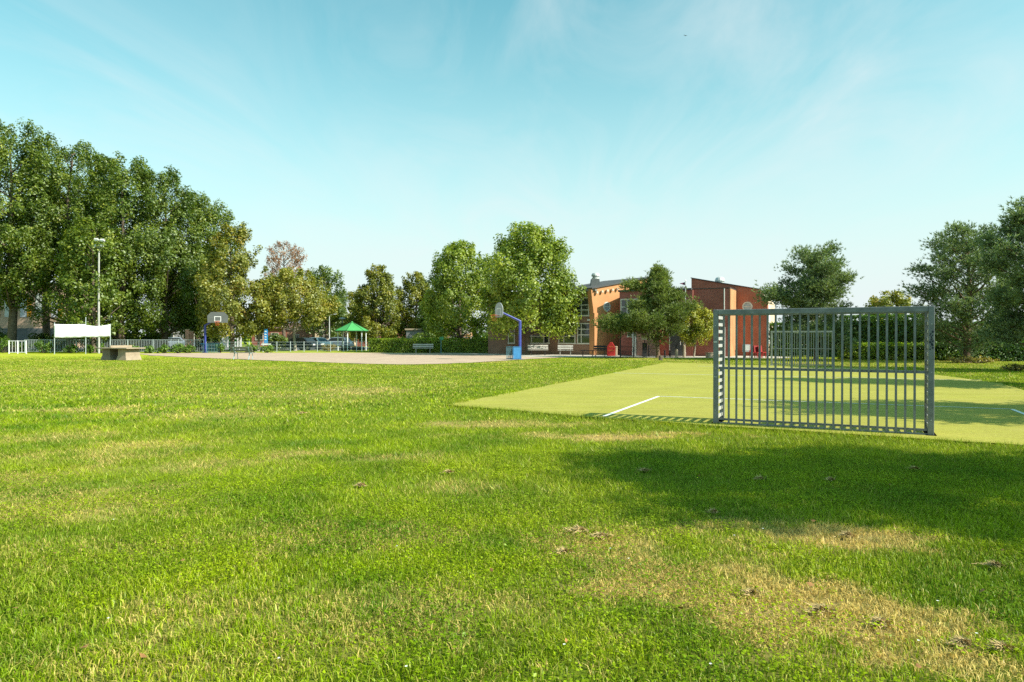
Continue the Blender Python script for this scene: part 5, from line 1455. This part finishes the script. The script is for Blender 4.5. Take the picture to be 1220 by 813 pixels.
# parked cars
M_TYRE = mat('tyre_rubber', (.025, .025, .025, 1), .9, .1)
M_RIMW = mat('alloy', (.45, .45, .46, 1), .4, .1, metal=.6)
M_LIGHT = mat('headlight_glass', (.75, .75, .72, 1), .1, .02)
M_TAIL = mat('tail_light', (.45, .02, .02, 1), .2, .05)
def car(label, loc, rz, paint):
    c = thing('parked_car', label, 'car', loc, rz, 'cars parked behind the fence')
    L, W = 4.2, 1.74
    prof = [(-2.08, .30), (-2.10, .62), (-2.02, .90), (-1.85, .96), (1.0, .94), (1.75, .84), (2.05, .68), (2.10, .42), (2.06, .28)]
    mb = MB(); ys = [(-W / 2, .90), (-W / 2 + .07, 1.0), (W / 2 - .07, 1.0), (W / 2, .90)]
    k = len(prof); vs = []; fs = []
    for (y, s) in ys:
        for (x, z) in prof: vs.append((x * (.985 if s < 1 else 1), y, .3 + (z - .3) * s if z > .3 else z))
    for i in range(3):
        for j in range(k):
            j2 = (j + 1) % k; fs.append((i * k + j, i * k + j2, (i + 1) * k + j2, (i + 1) * k + j))
    fs.append(tuple(range(k - 1, -1, -1))); fs.append(tuple(3 * k + j for j in range(k)))
    mb.add(vs, fs); body = mb.build('body', paint, c, bevel=.03)
    cab = [(-1.80, .93), (-1.45, 1.38), (-.95, 1.47), (.15, 1.47), (.55, 1.38), (1.15, .93)]
    k = len(cab); vs = []; fs = []
    for y, ins in ((-W / 2 + .06, 0), (-W / 2 + .20, 1), (W / 2 - .20, 1), (W / 2 - .06, 0)):
        pass
    for (x, z) in cab: vs.append((x, -(W / 2 - .05 - (z - .93) * .34), z))
    for (x, z) in cab: vs.append((x, (W / 2 - .05 - (z - .93) * .34), z))
    for j in range(k - 1): fs.append((j, j + 1, k + j + 1, k + j))
    fs.append(tuple(range(k - 1, -1, -1))); fs.append(tuple(k + j for j in range(k))); fs.append((0, k, 2 * k - 1, k - 1))
    cb = MB().add(vs, fs).build('cabin', paint, c, bevel=.02)
    for s in (-1, 1):
        for (x0, x1, x2, x3) in ((-1.52, -1.28, -.62, -.62), (-.54, -.54, .42, .86)):
            yb = lambda z: s * (W / 2 - .05 - (z - .93) * .34 + .006)
            q_ = [(x0, yb(1.0), 1.0), (x3, yb(1.0), 1.0), (x2, yb(1.38), 1.38), (x1, yb(1.38), 1.38)]
            MB().prism(q_, (0, s * .008, 0)).build('side_window', M_GLASS, cb)
    ws = lambda x0, z0_, x1, z1, off: [(x0 + off, -(W / 2 - .16 - (z0_ - .93) * .34), z0_ + .008), (x0 + off, (W / 2 - .16 - (z0_ - .93) * .34), z0_ + .008), (x1 + off, (W / 2 - .2 - (z1 - .93) * .34), z1 + .008), (x1 + off, -(W / 2 - .2 - (z1 - .93) * .34), z1 + .008)]
    MB().prism(ws(1.08, .98, .60, 1.35, .012), (.01, 0, .012)).build('windscreen', M_GLASS, cb)
    MB().prism(ws(-1.77, .98, -1.49, 1.34, -.012), (-.012, 0, .008)).build('rear_window', M_GLASS, cb)
    for x_ in (-1.28, 1.32):
        for s in (-1, 1):
            w_ = MB().tube([(x_, s * (W / 2 - .19), .31), (x_, s * (W / 2 + .012), .31)], .31, 16).build('wheel', M_TYRE, c)
            MB().tube([(x_, s * (W / 2 + .0), .31), (x_, s * (W / 2 + .022), .31)], .20, 12).build('rim', M_RIMW, w_)
    for s in (-1, 1):
        MB().box((2.03, s * .62, .66), (.10, .34, .15)).build('headlight', M_LIGHT, c)
        MB().box((-2.06, s * .68, .74), (.09, .22, .24)).build('tail_light', M_TAIL, c)
    return c
P_BLK = mat('black_car_paint', (.018, .020, .024, 1), .18, .05, spec=.6)
P_WHT = mat('white_car_paint', (.75, .76, .78, 1), .2, .03, spec=.6)
P_BLU = mat('silver_blue_car_paint', (.33, .40, .47, 1), .22, .05, metal=.3, spec=.6)
v = at(363, 79); car('black car parked closest behind the wire fence', (v.x, v.y, .009), math.radians(-28), P_BLK)
v = at(379, 86); car('white car parked behind the black one', (v.x, v.y, .009), math.radians(-35), P_WHT)
v = at(401, 92); car('silver-blue car partly hidden by the pavilion', (v.x, v.y, .009), math.radians(170), P_BLU)
v = at(212, 90); car('silver-blue car parked in the shade beyond the brick pillars', (v.x, v.y, .0), math.radians(10), P_BLU)

# ------------------------------------------------------------------ loose things on the lawn
M_THATCH = mat('dry_thatch', (0.58, 0.42, 0.19, 1), rough=1, var=.35, scale=30, spec=.05)
rng = np.random.default_rng(9)
CL = [(672, 660, 7), (690, 634, 10), (716, 641, 9), (768, 562, 4), (905, 572, 4), (990, 573, 4), (850, 612, 5), (978, 730, 12), (1050, 745, 8), (1148, 770, 10), (1195, 776, 9), (1186, 676, 7), (895, 710, 6), (430, 580, 4), (535, 564, 4), (360, 493, 4), (1010, 640, 6), (1090, 560, 4)]
Vs = []; 
for px, py, sz_ in CL:
    x0, d0 = gp(px, py); r = sz_ / F * d0
    n = int(90 + 700 * min(1, r / .25))
    a = rng.random(n) * 6.283; rr = r * np.abs(rng.normal(0, .62, n))
    lump = .5 + 1.0 * fbm(VA, x0 * 3 + np.cos(a) * 2 + 20, d0 * 3 + np.sin(a) * 2 + 20, 1.0)
    rr = rr * lump
    cx = x0 + np.cos(a) * rr * 1.25; cy = d0 + np.sin(a) * rr * .8
    cz = .010 + (.034 * np.exp(-(rr / (r * .7)) ** 2)) * (0.3 + .7 * rng.random(n)) * min(1.0, .5 + r * 3)
    b = rng.random(n) * 6.283; ln = .015 + .045 * rng.random(n); wd = .0012 + .0015 * rng.random(n) + .00045 * d0
    tx = np.cos(b) * ln; ty = np.sin(b) * ln; tz = rng.normal(.004, .012, n)
    V = np.empty((n, 3, 3), np.float32)
    V[:, 0] = np.stack([cx - ty / ln * wd, cy + tx / ln * wd, cz], -1); V[:, 1] = np.stack([cx + ty / ln * wd, cy - tx / ln * wd, cz + .004], -1)
    V[:, 2] = np.stack([cx + tx, cy + ty, np.maximum(cz + tz, .01)], -1)
    Vs.append(V.reshape(-1, 3))
V = np.concatenate(Vs)
o = mesh_np('thatch_debris', V, np.arange(len(V), dtype=np.int32), np.full(len(V) // 3, 3, np.int32), M_THATCH)
tag(o, 'brown clumps of dry thatch scattered over the lawn', 'debris', None, 'stuff')
# fallen leaves and daisies
M_FALL = mat('fallen_leaf', (.34, .17, .06, 1), .8, .3, scale=20)
n = 24
px = rng.random(n) * 1200; py = 560 + rng.random(n) * 245
d = EYE * F / (py - 401); P = np.stack([(px - 610) / F * d, d, .035 + .02 * rng.random(n)], -1)
V, F_, sz = leaf_cards(P, np.tile([0, 0, 1.0], (n, 1)), .042, rng, .7)
o = mesh_np('fallen_leaves', V, F_, sz, M_FALL); tag(o, 'small brown fallen leaves dotted over the lawn', 'leaves', None, 'stuff')
M_DAISY = mat('daisy_petal', (.85, .85, .82, 1), .8, .03)
mb = MB()
for i in range(14):
    px_, py_ = rng.random() * 1200, 620 + rng.random() * 190
    x_, d_ = gp(px_, py_); z_ = .04
    for k in range(8):
        a = 6.283 * k / 8
        mb.add([(x_, d_, z_), (x_ + .006 * math.cos(a - .3), d_ + .006 * math.sin(a - .3), z_ + .002), (x_ + .008 * math.cos(a), d_ + .008 * math.sin(a), z_ + .003), (x_ + .006 * math.cos(a + .3), d_ + .006 * math.sin(a + .3), z_ + .002)], [(0, 1, 2, 3)])
o = mb.build('daisies', M_DAISY); tag(o, 'tiny white daisies in the near lawn', 'flowers', None, 'stuff')

# a bird high in the sky
bd = thing('bird', 'tiny dark bird gliding high in the open sky', 'bird', at(816, 70, zz(44, 70)), .4, None, .55)
mb = MB().lathe((0, 0, 0), [(.01, -.16), (.05, -.08), (.06, 0), (.04, .1), (.01, .16)], 8)
for i in range(len(mb.v)): x_, y_, z_ = mb.v[i]; mb.v[i] = (x_, z_, y_)
mb.build('body', M_BLACK, bd, smooth=True)
for s in (-1, 1):
    MB().prism([(s * .03, -.06, .01), (s * .25, -.02, .10), (s * .46, .06, .06), (s * .24, .09, .09), (s * .03, .07, .01)], (0, 0, .012)).build('wing', M_BLACK, bd)
